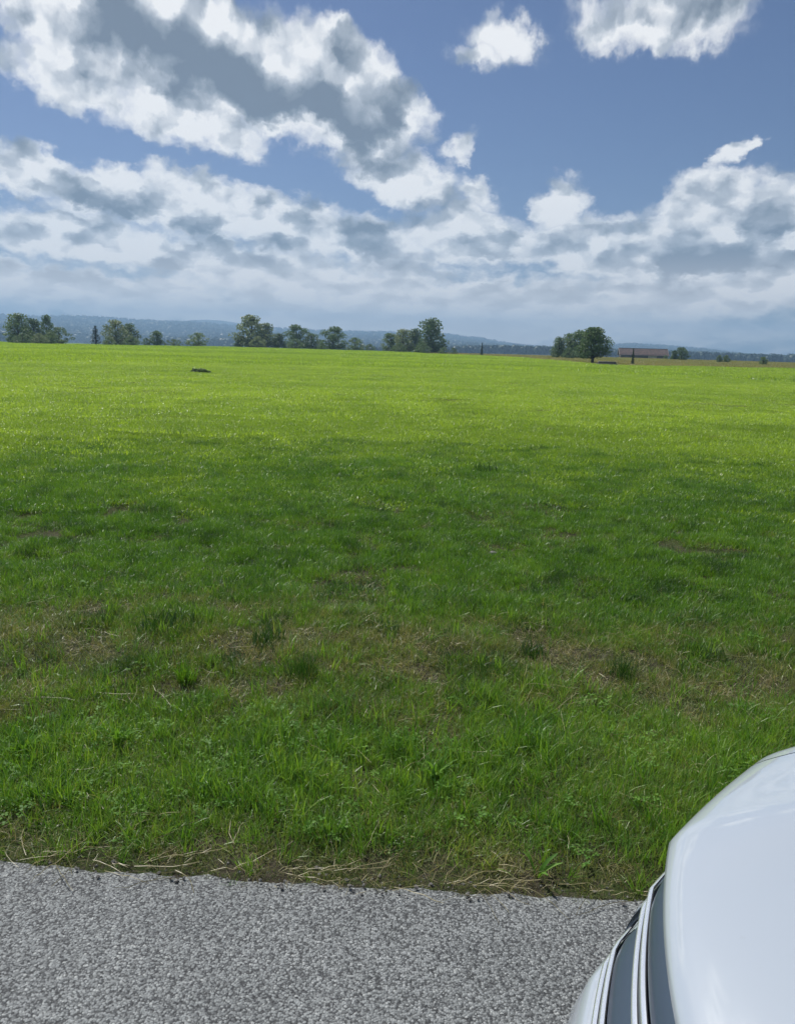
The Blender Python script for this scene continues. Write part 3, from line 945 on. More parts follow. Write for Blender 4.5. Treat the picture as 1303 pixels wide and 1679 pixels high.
G1, G2 = 'trees along the far edge of the field', 'shrubs along the far edge of the field'
TREES = [
    # name, label, cat, group, px, top, base, dist, kind, leaf, wscale
    ('broadleaf_tree', 'tall round grey green tree at the far left end of the tree row', 'tree', G1, 32, 513, 561, 178, 'round_a', 'leaf_mid', 1.0),
    ('broadleaf_tree', 'broad tree just right of the leftmost tall tree, in the left clump', 'tree', G1, 56, 522, 561, 182, 'round_b', 'leaf_dark', .8),
    ('conifer_tree', 'narrow spiky tree rising from the right side of the leftmost clump', 'tree', G1, 79, 516, 561, 180, 'tall_a', 'leaf_dark', .62),
    ('shrub', 'pale rounded bush at the foot of the leftmost clump', 'shrub', G2, 65, 546, 562, 168, 'bush_a', 'leaf_pale', .9),
    ('shrub', 'low dark bush at the left foot of the leftmost clump', 'shrub', G2, 38, 546, 562, 168, 'bush_b', 'leaf_dark', 1.0),
    ('shrub', 'wide dark thicket forming the right end of the leftmost clump', 'shrub', G2, 97, 536, 563, 174, 'bush_a', 'leaf_dark', 1.05),
    ('conifer_tree', 'small slender conifer standing left of the pale round tree', 'tree', G1, 158, 534, 566, 176, 'conifer', 'needle', 1.5),
    ('broadleaf_tree', 'pale olive round tree between the small conifer and a darker tree', 'tree', G1, 191, 524, 567, 178, 'round_a', 'leaf_pale', 1.0),
    ('broadleaf_tree', 'darker tree close behind the pale olive tree, on its right', 'tree', G1, 213, 530, 567, 184, 'tall_b', 'leaf_dark', 1.1),
    ('broadleaf_tree', 'small pointed dark tree above a low hedge', 'tree', G1, 258, 542, 569, 190, 'tall_b', 'leaf_dark', 1.25),
    ('hedge', 'long low green hedge right of the small pointed tree', 'hedge', None, 285, 556, 569, 190, 'low', 'leaf_mid', 1.1),
    ('shrub', 'dark low bush left of the small pointed tree', 'shrub', G2, 241, 554, 568, 190, 'bush_a', 'leaf_dark', .9),
    ('shrub', 'dark square topped bush standing alone right of the hedge', 'shrub', G2, 325, 545, 569, 190, 'bush_a', 'leaf_mid', 1.05),
    ('shrub', 'little dark bush at the left foot of the tallest pale tree', 'shrub', G2, 391, 552, 570, 195, 'tall_b', 'leaf_dark', 1.0),
    ('broadleaf_tree', 'tallest pale green tree left of centre', 'tree', G1, 411, 516, 569, 196, 'tall_a', 'leaf_pale', 1.15),
    ('broadleaf_tree', 'pale green tree leaning against the tallest pale tree, on its right', 'tree', G1, 436, 529, 569, 198, 'round_a', 'leaf_pale', .95),
    ('shrub', 'narrow dark bush right of the two pale trees', 'shrub', G2, 458, 546, 570, 198, 'tall_b', 'leaf_dark', 1.0),
    ('broadleaf_tree', 'dark dense tree with a lower dark one joined on its right', 'tree', G1, 487, 532, 571, 198, 'round_b', 'leaf_dark', .95),
    ('broadleaf_tree', 'lower dark tree sloping off the right side of the dark dense tree', 'tree', G1, 511, 546, 571, 200, 'round_a', 'leaf_dark', 1.15),
    ('broadleaf_tree', 'lone rounded dark tree with sky under its crown edge', 'tree', G1, 546, 535, 571, 198, 'round_b', 'leaf_dark', 1.0),
    ('shrub', 'brownish green bush between the lone rounded tree and the right group', 'shrub', G2, 582, 553, 573, 200, 'bush_a', 'leaf_mid', 1.0),
    ('shrub', 'very low bush just right of the brownish green bush', 'shrub', G2, 606, 564, 574, 200, 'bush_b', 'leaf_dark', .8),
    ('broadleaf_tree', 'small tree at the left end of the centre group', 'tree', G1, 641, 546, 576, 196, 'round_b', 'leaf_mid', .95),
    ('broadleaf_tree', 'pale round tree in the middle of the centre group', 'tree', G1, 660, 539, 577, 194, 'round_a', 'leaf_pale', 1.0),
    ('broadleaf_tree', 'dark tree between the pale round tree and the tall pointed one', 'tree', G1, 680, 538, 578, 196, 'tall_b', 'leaf_dark', 1.05),
    ('broadleaf_tree', 'tall pointed dark tree at the right end of the centre group', 'tree', G1, 706, 521, 580, 190, 'tall_b', 'leaf_dark', 1.0),
    ('shrub', 'dark bush right beside the foot of the tall pointed tree', 'shrub', G2, 727, 569, 582, 180, 'bush_a', 'leaf_dark', 1.0),
    ('shrub', 'small dark bush ending the centre group on the right', 'shrub', G2, 743, 570, 582, 180, 'bush_a', 'leaf_dark', .85),
    ('conifer_tree', 'thin spire like tree standing alone before the hazy wood', 'tree', G1, 789, 562, 587, 165, 'slim', 'needle', .8),
    ('conifer_tree', 'small pointed tree left of the right hand tree group', 'tree', G1, 915, 552, 588, 165, 'tall_b', 'leaf_dark', .9),
    ('broadleaf_tree', 'rounded tree behind the big dark tree, on its left', 'tree', G1, 932, 546, 588, 168, 'round_a', 'leaf_mid', .9),
    ('broadleaf_tree', 'tree close behind the left side of the big dark tree', 'tree', G1, 948, 541, 588, 165, 'tall_b', 'leaf_dark', 1.1),
    ('broadleaf_tree', 'big dark spreading tree with a bare trunk at the edge of the brown meadow', 'tree', G1, 970, 536, 598, 108, 'oak', 'leaf_dark', 1.0),
    ('conifer_tree', 'thin dark spire of a young conifer in front of the barn', 'tree', G1, 1036, 571, 598, 105, 'slim', 'needle', .75),
    ('shrub', 'bushy small tree beside the right end of the barn', 'shrub', G2, 1090, 582, 592, 200, 'bush_a', 'leaf_mid', .8),
    ('broadleaf_tree', 'small dark tree right of the barn, left one of a close pair', 'tree', G1, 1104, 574, 592, 190, 'tall_b', 'leaf_dark', 1.0),
    ('broadleaf_tree', 'larger dark tree right of the barn, right one of a close pair', 'tree', G1, 1116, 569, 592, 190, 'round_b', 'leaf_dark', .95),
    ('shrub', 'tiny upright bush far right, left one of two', 'shrub', G2, 1178, 582, 595, 170, 'tall_a', 'leaf_dark', 1.0),
    ('shrub', 'tiny rounded bush far right, right one of two', 'shrub', G2, 1189, 582, 595, 170, 'round_a', 'leaf_dark', 1.0),
    ('shrub', 'small bright round bush near the right edge of the picture', 'shrub', G2, 1250, 585, 597, 150, 'round_b', 'leaf_mid', 1.0),
    ('shrub', 'bush in the gap between the leftmost tall tree and the spiky one', 'shrub', G2, 84, 545, 562, 170, 'bush_b', 'leaf_mid', .9),
    ('shrub', 'low growth at the foot of the pale olive tree', 'shrub', G2, 180, 553, 567, 170, 'bush_b', 'leaf_mid', .9),
    ('shrub', 'low growth at the foot of the darker tree beside the pale olive one', 'shrub', G2, 216, 551, 567, 172, 'bush_b', 'leaf_dark', .95),
    ('shrub', 'low pale bush hiding the trunk of the tallest pale tree', 'shrub', G2, 424, 551, 569, 190, 'bush_b', 'leaf_pale', .8),
    ('shrub', 'low dark bush under the dark dense tree', 'shrub', G2, 484, 555, 571, 190, 'bush_b', 'leaf_dark', .9),
    ('shrub', 'low dark bush filling the gap left of the lone rounded tree', 'shrub', G2, 528, 562, 571, 190, 'bush_b', 'leaf_mid', .7),
    ('shrub', 'undergrowth below the pale round tree of the centre group', 'shrub', G2, 655, 562, 577, 186, 'bush_b', 'leaf_mid', .9),
    ('shrub', 'undergrowth at the left foot of the tall pointed tree', 'shrub', G2, 694, 563, 580, 182, 'bush_b', 'leaf_dark', .8),
    ('shrub', 'undergrowth below the trees left of the big dark tree', 'shrub', G2, 932, 570, 589, 150, 'bush_b', 'leaf_dark', .75),
]
for t in TREES:
    plant_tree(*t)

# ------------------------------------------------------------------ far hills and woods
def ridge(name, prof, dist, depth, below=-8.0, seed=0, z_lift=0.0):
    """a hill range; prof = skyline in the photograph, dist = metres to the crest"""
    pxs = np.linspace(prof[0][0], prof[-1][0], 140)
    pys = np.interp(pxs, [p[0] for p in prof], [p[1] for p in prof])
    nz = VNoise(seed)
    rows = []
    for k, (fr, hf) in enumerate(((-1.0, 0.0), (-.75, .12), (-.5, .34), (-.25, .70), (0, 1.0), (.4, .9), (1.0, .3), (1.5, 0))):
        row = []
        for px, py in zip(pxs, pys):
            d = unproj(px, py)
            hh = math.hypot(d.x, d.y)
            r = dist + fr * depth * (0.8 + 0.5 * float(nz(px * .01, k * .7)))
            top = CZ + d.z / hh * dist - z_lift
            z = below + (top - below) * hf * (1 if fr == 0 else 0.88 + .24 * float(nz(px * .02 + 3, k)))
            row.append((d.x / hh * r, d.y / hh * r, z))
        rows.append(row)
    V_ = [p for r in rows for p in r]
    o = obj(name, mesh_from(name, V_, grid_faces(len(rows), len(pxs)), M['forest_floor'], True))
    tag(o, kind='structure')
    return np.array(rows)


def far_proto(key, kinds, per=1.0):
    ms = []
    for i, (kd, leafm, w) in enumerate(kinds):
        g = np.random.default_rng(200 + i)
        V2, F2, T2 = [], [], []
        if kd == 'c':
            for j in range(80):
                t = g.random()
                a = g.random() * 6.283
                r = w * (1 - t) * (.6 + .4 * g.random())
                q = np.array([r * math.cos(a), r * math.sin(a), .05 + .95 * t])
                d = np.array([math.cos(a), math.sin(a), -.6])
                s = np.array([-math.sin(a), math.cos(a), 0])
                L = .16 * (1.2 - t)
                k = len(V2)
                V2 += [q - d * L + np.array([0, 0, .02]), q + s * L * .8, q + d * L * .8, q - s * L * .8]
                F2.append((k, k + 1, k + 2, k + 3))
                T2 += [g.random()] * 4
        else:
            for j in range(70):
                d = g.normal(0, 1, 3)
                d /= np.linalg.norm(d)
                q = np.array([d[0] * w, d[1] * w, .55 + d[2] * .42]) * (0.8 + .25 * g.random())
                a = np.cross(d, g.normal(0, 1, 3))
                a /= np.linalg.norm(a)
                b = np.cross(d, a)
                L = .15
                k = len(V2)
                V2 += [q - a * L, q + b * L, q + a * L, q - b * L]
                F2.append((k, k + 1, k + 2, k + 3))
                T2 += [g.random()] * 4
        ms.append(crown_mesh('far', (V2, F2, T2), M[leafm]))
    return proto_set(key, ms)


M['far_forest'] = simple('far_forest', (0.022, 0.040, 0.022), 0.95, spec=0.0, var=0.3, vscale=2.0)
C_wood = far_proto('wood', [('c', 'far_forest', .17), ('c', 'far_forest', .2), ('b', 'far_forest', .36), ('b', 'needle', .4)])


def clothe(name, rows, n, h0, h1, seed, label, r0=0, r1=5):
    """woodland over a hill range: one mass of small trees"""
    g = np.random.default_rng(seed)
    i = r0 + g.random(n) * (r1 - r0)
    # more of them near the crest
    j = g.random(n) * (rows.shape[1] - 1.001)
    i0, j0 = np.minimum(i.astype(int), rows.shape[0] - 2), j.astype(int)
    fi, fj = (i - i0)[:, None], (j - j0)[:, None]
    p = (rows[i0, j0] * (1 - fi) + rows[i0 + 1, j0] * fi) * (1 - fj) + (rows[i0, j0 + 1] * (1 - fi) + rows[i0 + 1, j0 + 1] * fi) * fj
    s = h0 + (h1 - h0) * g.random(n)
    rot = np.stack([g.normal(0, .03, n), g.normal(0, .03, n), g.random(n) * 6.283], 1)
    o = scatter(name, C_wood, p, rot, np.stack([s * 1.1, s * 1.1, s], 1), np.where(g.random(n) < .62, g.integers(0, 2, n), g.integers(2, 4, n)))
    tag(o, label, 'wood')


far_rows = ridge('far_mountains', [(-250, 536), (60, 537), (180, 530), (250, 529), (330, 524), (360, 525), (420, 534), (520, 548), (700, 570), (1600, 600)], 4450, 240, -20, 4)
main_rows = ridge('hills', [(-350, 504), (-100, 512), (60, 519), (120, 518), (180, 521), (250, 526), (330, 529), (400, 535), (520, 542), (640, 545), (730, 548), (790, 555), (830, 563), (900, 572), (980, 567), (1030, 564), (1090, 567), (1160, 574), (1230, 583), (1310, 590), (1600, 600)], 3300, 1900, -16, 5, z_lift=12)
clothe('hill_forest', main_rows, 30000, 12, 20, 31, 'blue hazy forest covering the distant hills')
mid_rows = ridge('wooded_rise', [(560, 580), (700, 576), (780, 572), (850, 571), (920, 574), (1000, 576), (1100, 582), (1400, 594)], 900, 90, -5, 6, z_lift=5)
clothe('middle_wood', mid_rows, 1900, 5, 9.5, 32, 'grey green wood behind the spire like tree, before the hills', 2, 6)
right_rows = ridge('right_rise', [(1255, 590), (1300, 589), (1400, 590), (1500, 592)], 1100, 60, -6, 7, z_lift=4)
clothe('right_wood', right_rows, 500, 6, 11, 33, 'dark blue wood at the right edge of the picture', 2, 6)

# ------------------------------------------------------------------ barn
def box(x0, x1, y0, y1, z0, z1):
    V_ = [(x, y, z) for z in (z0, z1) for x, y in ((x0, y0), (x1, y0), (x1, y1), (x0, y1))]
    return V_, [(3, 2, 1, 0), (4, 5, 6, 7), (0, 1, 5, 4), (1, 2, 6, 5), (2, 3, 7, 6), (3, 0, 4, 7)]


def build_barn():
    dist = 300.0
    d = unproj(1052, 590)
    h_ = math.hypot(d.x, d.y)
    x, y = d.x / h_ * dist, d.y / h_ * dist
    dt = unproj(1052, 571.5)
    ztop = CZ + dt.z / math.hypot(dt.x, dt.y) * dist
    z = float(terrain(x, y))
    H_ = ztop - z
    e = empty('barn', (x, y, z), R(-10))
    tag(e, 'long low wooden barn with a reddish brown tiled roof beyond the meadow', 'barn')
    L, Wd, ev = 8.0, 4.0, H_ - 2.0
    V_ = [(-L, -Wd, -.5), (L, -Wd, -.5), (L, Wd, -.5), (-L, Wd, -.5), (-L, -Wd, ev), (L, -Wd, ev), (L, Wd, ev), (-L, Wd, ev), (-L, 0, H_ - .12), (L, 0, H_ - .12)]
    obj('wall', mesh_from('barn_wall', V_, [(0, 1, 5, 4), (1, 2, 6, 9, 5), (2, 3, 7, 6), (3, 0, 4, 8, 7)], M['barn_wood']), e)
    for i in range(40):
        xx = -L + .2 + i * .4
        obj('plank', MESH.setdefault('plank', mesh_from('plank', *box(-.17, .17, -.03, 0, -.4, ev - .05), M['barn_wood'])), e).location = (xx, -Wd - .003, 0)
    for s in (-1, 1):
        a, b = (s * (Wd + .55), ev - .34), (0, H_)
        V_ = []
        for yy, zz in (a, b):
            for xx in (-L - .5, L + .5):
                V_ += [(xx, yy, zz), (xx, yy, zz - .12)]
        obj('roof', mesh_from('roof', V_, [(0, 2, 6, 4), (1, 5, 7, 3), (0, 1, 3, 2), (0, 4, 5, 1), (2, 3, 7, 6), (4, 6, 7, 5)], M['barn_roof']), e)
        for xx in (-L - .54, L + .54):
            V_ = []
            for yy, zz in (a, b):
                V_ += [(xx - .03, yy, zz + .03), (xx + .03, yy, zz + .03), (xx - .03, yy, zz - .25), (xx + .03, yy, zz - .25)]
            obj('barge_board', mesh_from('barge_board', V_, [(0, 1, 5, 4), (2, 6, 7, 3), (0, 4, 6, 2), (1, 3, 7, 5), (0, 2, 3, 1), (4, 5, 7, 6)], M['barn_trim']), e)
    obj('ridge_cap', mesh_from('ridge_cap', *box(-L - .5, L + .5, -.16, .16, H_ - .02, H_ + .07), M['barn_roof']), e)
    dr = obj('door', mesh_from('barn_door', *box(1.5, 4.5, -Wd - .14, -Wd - .06, -.3, ev - .5), M['barn_trim']), e)
    obj('door_brace', mesh_from('door_brace', *box(1.7, 4.3, -Wd - .19, -Wd - .145, 1.0, 1.2), M['barn_wood']), dr)


build_barn()

# ------------------------------------------------------------------ small things in the field
def build_tussock(px, py, label, n, rad, h0, h1, w, mt, lean=.5, seed=0, tm=(0, 1), name='grass_tussock', cat='grass tuft'):
    x, y = ground_at(px, py)
    z = float(terrain(x, y))
    me = blades_mesh(name, n, rad, h0, h1, w * .7, w * 1.3, lean, M[mt], tm[0], tm[1], 4, seed, False)
    o = obj(name, me)
    o.location = (x, y, z)
    tag(o, label, cat, 'tussocks standing out of the grass' if cat == 'grass tuft' else None)


build_tussock(498, 1122, 'dark green upright grass tussock on the worn strip, left of centre', 150, .08, .07, .17, .004, 'grass_deep', .35, 301, (0, .5))
build_tussock(1018, 1112, 'dark grass tussock on the worn strip, above the car bonnet', 130, .08, .07, .17, .004, 'grass_deep', .35, 302, (0, .4))
build_tussock(440, 1066, 'dark low tussock at the upper edge of the worn strip', 120, .09, .07, .14, .006, 'grass_deep', .45, 303, (0, .3))
build_tussock(278, 1048, 'wide dark tussock on the left part of the field', 160, .16, .07, .14, .007, 'grass_deep', .45, 304, (0, .3))
build_tussock(796, 776, 'lone dark tuft standing out of the even field, right of centre', 90, .2, .08, .2, .01, 'grass_deep', .35, 305, (0, .25))
build_tussock(1133, 1228, 'bright yellow green tuft left of the car bonnet top', 90, .05, .06, .13, .005, 'grass_verge', .4, 306, (.5, .9))
build_tussock(870, 1076, 'dark tussock at the upper edge of the worn strip, right half', 120, .09, .06, .13, .006, 'grass_deep', .45, 307, (0, .3))
build_tussock(305, 1128, 'small green tussock on the left part of the worn strip', 110, .05, .07, .15, .005, 'grass', .4, 308, (.2, .7))


def broad_plant(px, py, label, nl, length, width, seed, name='broadleaf_weed'):
    """a rosette of long blade-like leaves such as dock or plantain"""
    g = np.random.default_rng(seed)
    x, y = ground_at(px, py)
    e = empty(name, (x, y, float(terrain(x, y))), 0)
    tag(e, label, 'weed', 'leafy weeds in the verge')
    for i in range(nl):
        a = i * 2.4 + g.normal(0, .3)
        L = length * (.6 + .5 * g.random())
        th0 = .05 + .55 * g.random()
        V_ = []
        p = np.array([0.008 * math.cos(a), .008 * math.sin(a), 0.0])
        th = th0
        s = np.array([-math.sin(a + .5), math.cos(a + .5), 0])
        for k in range(6):
            t = k / 5
            w = width * (.15 + 1.0 * math.sin(math.pi * min(1, t * .93 + .05)) ** .8) * .5
            fold = np.array([0, 0, w * .4])
            V_ += [p - s * w + fold, p, p + s * w + fold]
            p = p + L / 5 * (np.array([math.cos(a), math.sin(a), 0]) * math.sin(th) + np.array([0, 0, math.cos(th)]))
            th += .05 + .26 * g.random()
            a += g.normal(0, .10)
        me = mesh_from('leaf', V_, grid_faces(6, 3), M['broadleaf'], True)
        me.attributes.new('tint', 'FLOAT', 'POINT').data.foreach_set('value', np.full(18, g.random(), dtype=np.float32))
        obj('leaf', me, e)


broad_plant(712, 1282, 'dense clump of long upright green leaves in the middle of the verge', 34, .11, .009, 401)
broad_plant(40, 1240, 'bright leafy weed clump at the left picture edge', 26, .10, .011, 402)
broad_plant(880, 1440, 'broad pointed leaf weed right at the asphalt edge near the car', 7, .09, .012, 403)
broad_plant(196, 1228, 'tall leafy weed a little right of the left picture edge', 16, .11, .009, 404)
broad_plant(500, 1290, 'leafy weed left of the dense clump of long leaves', 14, .09, .009, 405)
broad_plant(440, 1205, 'small low leafy weed at the lower edge of the worn strip', 10, .07, .016, 406)


def build_stone(px, py, label, s, seed):
    g = np.random.default_rng(seed)
    bm = bmesh.new()
    bmesh.ops.create_icosphere(bm, subdivisions=2, radius=s)
    for v in bm.verts:
        v.co *= 1 + g.normal(0, .10)
        v.co.z *= .6
    me = bpy.data.meshes.new('stone')
    bm.to_mesh(me)
    bm.free()
    me.materials.append(M['stone'])
    x, y = ground_at(px, py)
    o = obj('stone', me)
    o.location = (x, y, float(terrain(x, y)) + s * .25)
    tag(o, label, 'stone', 'stones lying in the field')


build_stone(808, 905, 'pale grey stone lying in a scar of the field, right of centre', .03, 1)
build_stone(770, 937, 'small stone in the bare scar just left of the pale grey one', .025, 2)
build_stone(55, 743, 'tiny whitish stone in the far left of the field', .05, 3)


def build_heap():
    x, y = ground_at(328, 614)
    e = empty('weed_heap', (x, y, float(terrain(x, y))))
    tag(e, 'low dark heap of weeds lying alone far out in the left of the field', 'weed heap')
    g = np.random.default_rng(9)
    for k, (dx, h, w) in enumerate(((-.22, .18, .2), (.12, .24, .26), (.34, .12, .14))):
        cs = [(np.array([dx + g.normal(0, w * .4), g.normal(0, .1), h * (.25 + .5 * g.random())]), .08 + .04 * g.random()) for _ in range(9)]
        V_, F_, T_ = leaf_cloud(g, cs, 130, .07)
        obj('clump', crown_mesh('clump', (V_, F_, T_), M['leaf_dark']), e)


build_heap()


def build_logs():
    x, y = ground_at(994, 598)
    x, y = x * 1.02, y * 1.02
    e = empty('log_pile', (x, y, float(terrain(x, y))), R(8))
    tag(e, 'low grey pile of logs in the shade right of the big dark tree', 'log pile')
    for i, (dy, z) in enumerate(((-.25, .12), (0, .12), (.25, .12), (-.12, .33), (.12, .33))):
        o = obj('log', MESH.setdefault('log', mesh_from('log', *tube([(-1.1, 0, 0), (0, 0, .01), (1.1, 0, 0)], [.13, .125, .12], 9), M['deadwood'], True)), e)
        o.location = (random.uniform(-.15, .15), dy, z)


build_logs()


def build_straw():
    """dry stalks lying along and over the asphalt edge"""
    g = np.random.default_rng(77)
    V_, F_, T_ = [], [], []

    def stalk(x, y, az, L, r, z0=.018, curl=.4):
        p = np.array([x, y, z0])
        pts = []
        a = az
        for k in range(6):
            pts.append(p.copy())
            a += g.normal(0, curl) * .35
            st = np.array([math.cos(a), math.sin(a), 0]) * L / 5
            p = p + st
            p[2] = max(z0, float(terrain(p[0], p[1])) + .01) + abs(g.normal(0, .006))
        v, f = tube([tuple(q) for q in pts], [r] * 5 + [r * .5], 3)
        b = len(V_)
        V_.extend(v)
        F_.extend([tuple(b + i for i in q) for q in f])
        T_.extend([g.random()] * len(v))
    for _ in range(300):
        x = (g.random() * 2 - 1) * 4
        y = float(road_edge(x)) + g.normal(.025, .02)
        stalk(x, y, g.normal(0, .45) + (0 if g.random() < .5 else math.pi), .05 + .16 * g.random(), .0006 + .0005 * g.random())
    for _ in range(420):
        x = (g.random() * 2 - 1) * 4
        y = float(road_edge(x)) + .1 + 2.2 * g.random()
        stalk(x, y, g.random() * 6.28, .06 + .18 * g.random(), .0005 + .0004 * g.random(), .05)
    x0, y0 = ground_at(92, 1425)
    for (a, L) in ((-1.9, .10), (-.9, .16), (1.2, .16)):
        stalk(x0, y0, a, L, .0011, .02, .1)
    me = mesh_from('straw', V_, F_, M['grass_dry'])
    me.attributes.new('tint', 'FLOAT', 'POINT').data.foreach_set('value', np.array(T_, dtype=np.float32) * .5 + .45)
    o = obj('straw', me)
    tag(o, 'thin dry stalks lying along the asphalt edge', 'straw', kind='stuff')


build_straw()


def build_grit():
    """loose stones broken off along the asphalt edge"""
    g = np.random.default_rng(55)
    ms = []
    for k in range(4):
        bm = bmesh.new()
        bmesh.ops.create_icosphere(bm, subdivisions=1, radius=1.0)
        for v in bm.verts:
            v.co *= 1 + g.normal(0, .18)
            v.co.z *= .7
        me = bpy.data.meshes.new('grit_stone')
        bm.to_mesh(me)
        bm.free()
        me.materials.append(M['stone'])
        ms.append(me)
    c = proto_set('grit', ms)
    n = 1100
    x = (g.random(n) * 2 - 1) * 4
    d = g.normal(.015, .03, n)
    y = road_edge(x) + d
    s = .0018 + .006 * g.random(n) ** 3
    z = np.where(d < 0, .014, terrain(x, y)) + s * .3
    rot = np.stack([g.normal(0, .4, n), g.normal(0, .4, n), g.random(n) * 6.283], 1)
    o = scatter('road_grit', c, np.stack([x, y, z], 1), rot, np.stack([s, s, s], 1), g.integers(0, 4, n))
    tag(o, 'loose grit crumbled off along the asphalt edge', 'grit')


build_grit()

# ------------------------------------------------------------------ car
def car_paint():
    m, n = mat('white_car_paint')
    pos = n.n('ShaderNodeTexCoord').outputs['Object']
    dirt = n.step(n.noise(pos, 60, 4, .7), .62, .8, 0, .25)
    c = n.mix(dirt, (0.40, 0.445, 0.495, 1), (0.32, 0.33, 0.34, 1))
    b = n.n('ShaderNodeBsdfPrincipled', {'Base Color': c, 'Roughness': 0.35, 'Specular IOR Level': 0.5, 'Coat Weight': 1.0, 'Coat Roughness': 0.03, 'Coat IOR': 1.85})
    nrm = n.n('ShaderNodeBump', {'Strength': 0.04, 'Distance': 0.01, 'Height': n.noise(pos, 5, 2)})
    n.put(b, 'Coat Normal', nrm.outputs[0])
    out(n, b.outputs[0])
    return m


M['paint'] = car_paint()
M['chrome'] = simple('chrome', (0.86, 0.88, 0.90), 0.22, metal=0.75)
M['slat'] = simple('glossy_slat', (0.062, 0.084, 0.130), 0.28, spec=0.5, coat=0.3)  # dark plastic; the sky's reflection is put into its blue-grey base
M['satin'] = simple('satin_grey', (0.085, 0.10, 0.115), 0.4)
M['black'] = simple('black_plastic', (0.006, 0.006, 0.007), 0.7, spec=0.2)
M['tyre'] = simple('tyre_rubber', (0.02, 0.02, 0.021), 0.85, var=.2, vscale=30)
M['rim'] = simple('alloy', (0.45, 0.46, 0.47), 0.3, metal=1.0)
M['red_lens'] = simple('red_lens', (0.25, 0.01, 0.01), 0.15, coat=.8)


def glass_mat(name, tint, rough=0.02):
    m, n = mat(name)
    b = n.n('ShaderNodeBsdfPrincipled', {'Base Color': (*tint, 1), 'Roughness': rough, 'Transmission Weight': 1.0, 'IOR': 1.35})
    out(n, b.outputs[0])
    return m


M['lens'] = glass_mat('lamp_lens', (0.92, 0.95, 0.95))
M['window'] = simple('dark_window', (0.012, 0.014, 0.016), 0.04, spec=0.8, coat=0.5)

YC = 0.55            # centre line of the car; its nose points to -X
CAR = empty('parked_car', (0.333, YC, 0.0))
tag(CAR, 'white car parked on the asphalt, its bonnet and chrome barred grille at lower right', 'car')


def plan(s):
    """how far the nose sweeps back at s metres from the centre line"""
    s = abs(s)
    p = 0.40 * s * s
    if s > .57:
        p += .42 * (s - .57)
    if s > .83:
        p += 2.2 * (s - .83) ** 1.35
    return p


NX = [(0.10, .06), (0.20, -.045), (.30, -.105), (.40, -.135), (.50, -.14), (.56, -.115), (.59, -.092), (.62, -.080), (.66, -.062), (.70, -.038), (.735, -.028), (.78, -.012), (.80, -.004), (.83, .003)]


def nose(z):
    return float(np.interp(z, [a for a, b in NX], [b for a, b in NX]))


def nose_strip(name, s0, s1, zs, dx=None, m_='paint', parent=None, n=60, zdrop=0.0, ends=True):
    """a strip of the nose between heights zs, following the plan curve; dx = extra push backwards per row"""
    ss = np.linspace(s0, s1, n)
    V_ = []
    for k, z in enumerate(zs):
        for s in ss:
            V_.append((nose(z) + plan(s) + (dx[k] if dx else 0), s, z - zdrop * max(0, abs(s) - .6)))
    me = mesh_from(name, V_, grid_faces(len(zs), n), M[m_], True)
    return obj(name, me, parent or CAR)


def solid_strip(name, s0, s1, prof, m_, parent=None, n=60, taper=0.0):
    """a closed bar: prof is a loop of (back, z) offsets swept along the plan curve"""
    ss = np.linspace(s0, s1, n)
    V_ = []
    for i, s in enumerate(ss):
        e = min(i, n - 1 - i)
        sc = 1 - taper * (1 - min(1, e / 3.0)) ** 2
        bm_ = np.mean([p[0] for p in prof])
        zm = np.mean([p[1] for p in prof])
        for (b, z) in prof:
            V_.append((plan(s) + bm_ + (b - bm_) * sc, s, zm + (z - zm) * sc))
    k = len(prof)
    F_ = grid_faces(n, k, True) + [tuple(range(k))[::-1], tuple((n - 1) * k + j for j in range(k))]
    me = mesh_from(name, V_, F_, M[m_], True)
    me.set_sharp_from_angle(angle=R(40))
    return obj(name, me, parent or CAR)


# bonnet and wings: from the front edge back to the windscreen, parted by a shut line
XR = 1.12                                    # rear edge of the bonnet


def top_skin(s, t, dz=0.0):
    xe = plan(s) - .007
    x = xe + (XR - .05 * (1 - s * s) - xe) * t
    dd = x - xe
    edge = .822 - .012 * max(0, abs(s) - .55)
    lip = .016 * (1 - math.exp(-dd / .012))
    z = edge + lip + .155 * (1 - math.exp(-dd / .40)) * (1 - .04 * (abs(s) / .93) ** 3) + .018 * math.exp(-((abs(s) - .52) / .07) ** 2) * min(1, dd / .35)
    return (x, s, z - .010 * (abs(s) / .93) ** 6 + dz)


def skin(name, s0, s1, ns, m_='paint', dz=0.0, lip=True):
    ss = np.linspace(s0, s1, ns)
    prof_t = [0, .004, .010, .018, .03, .05] + list(np.linspace(.08, 1, 34))
    V_ = []
    if lip:          # rolled under front edge
        V_ += [(plan(q) + .006, q, .806 - .012 * max(0, abs(q) - .55) - .010 * (abs(q) / .93) ** 6) for q in ss]
    for t in prof_t:
        V_ += [top_skin(q, t, dz) for q in ss]
    return obj(name, mesh_from(name, V_, grid_faces(len(prof_t) + (1 if lip else 0), ns), M[m_], True), CAR)


skin('bonnet', -.795, .795, 71)
for s in (-1, 1):
    skin('wing', s * .7985, s * .93, 14)
    skin('shut_line', s * .79, s * .804, 4, 'black', -.006, False)
grille = obj('grille', mesh_from('grille', *(lambda ss: ([(nose(z) + plan(s) + .045, s, z) for z in (.54, .60, .70, .815) for s in ss], grid_faces(4, len(ss))))(np.linspace(-.66, .66, 50)), M['black'], True), CAR)


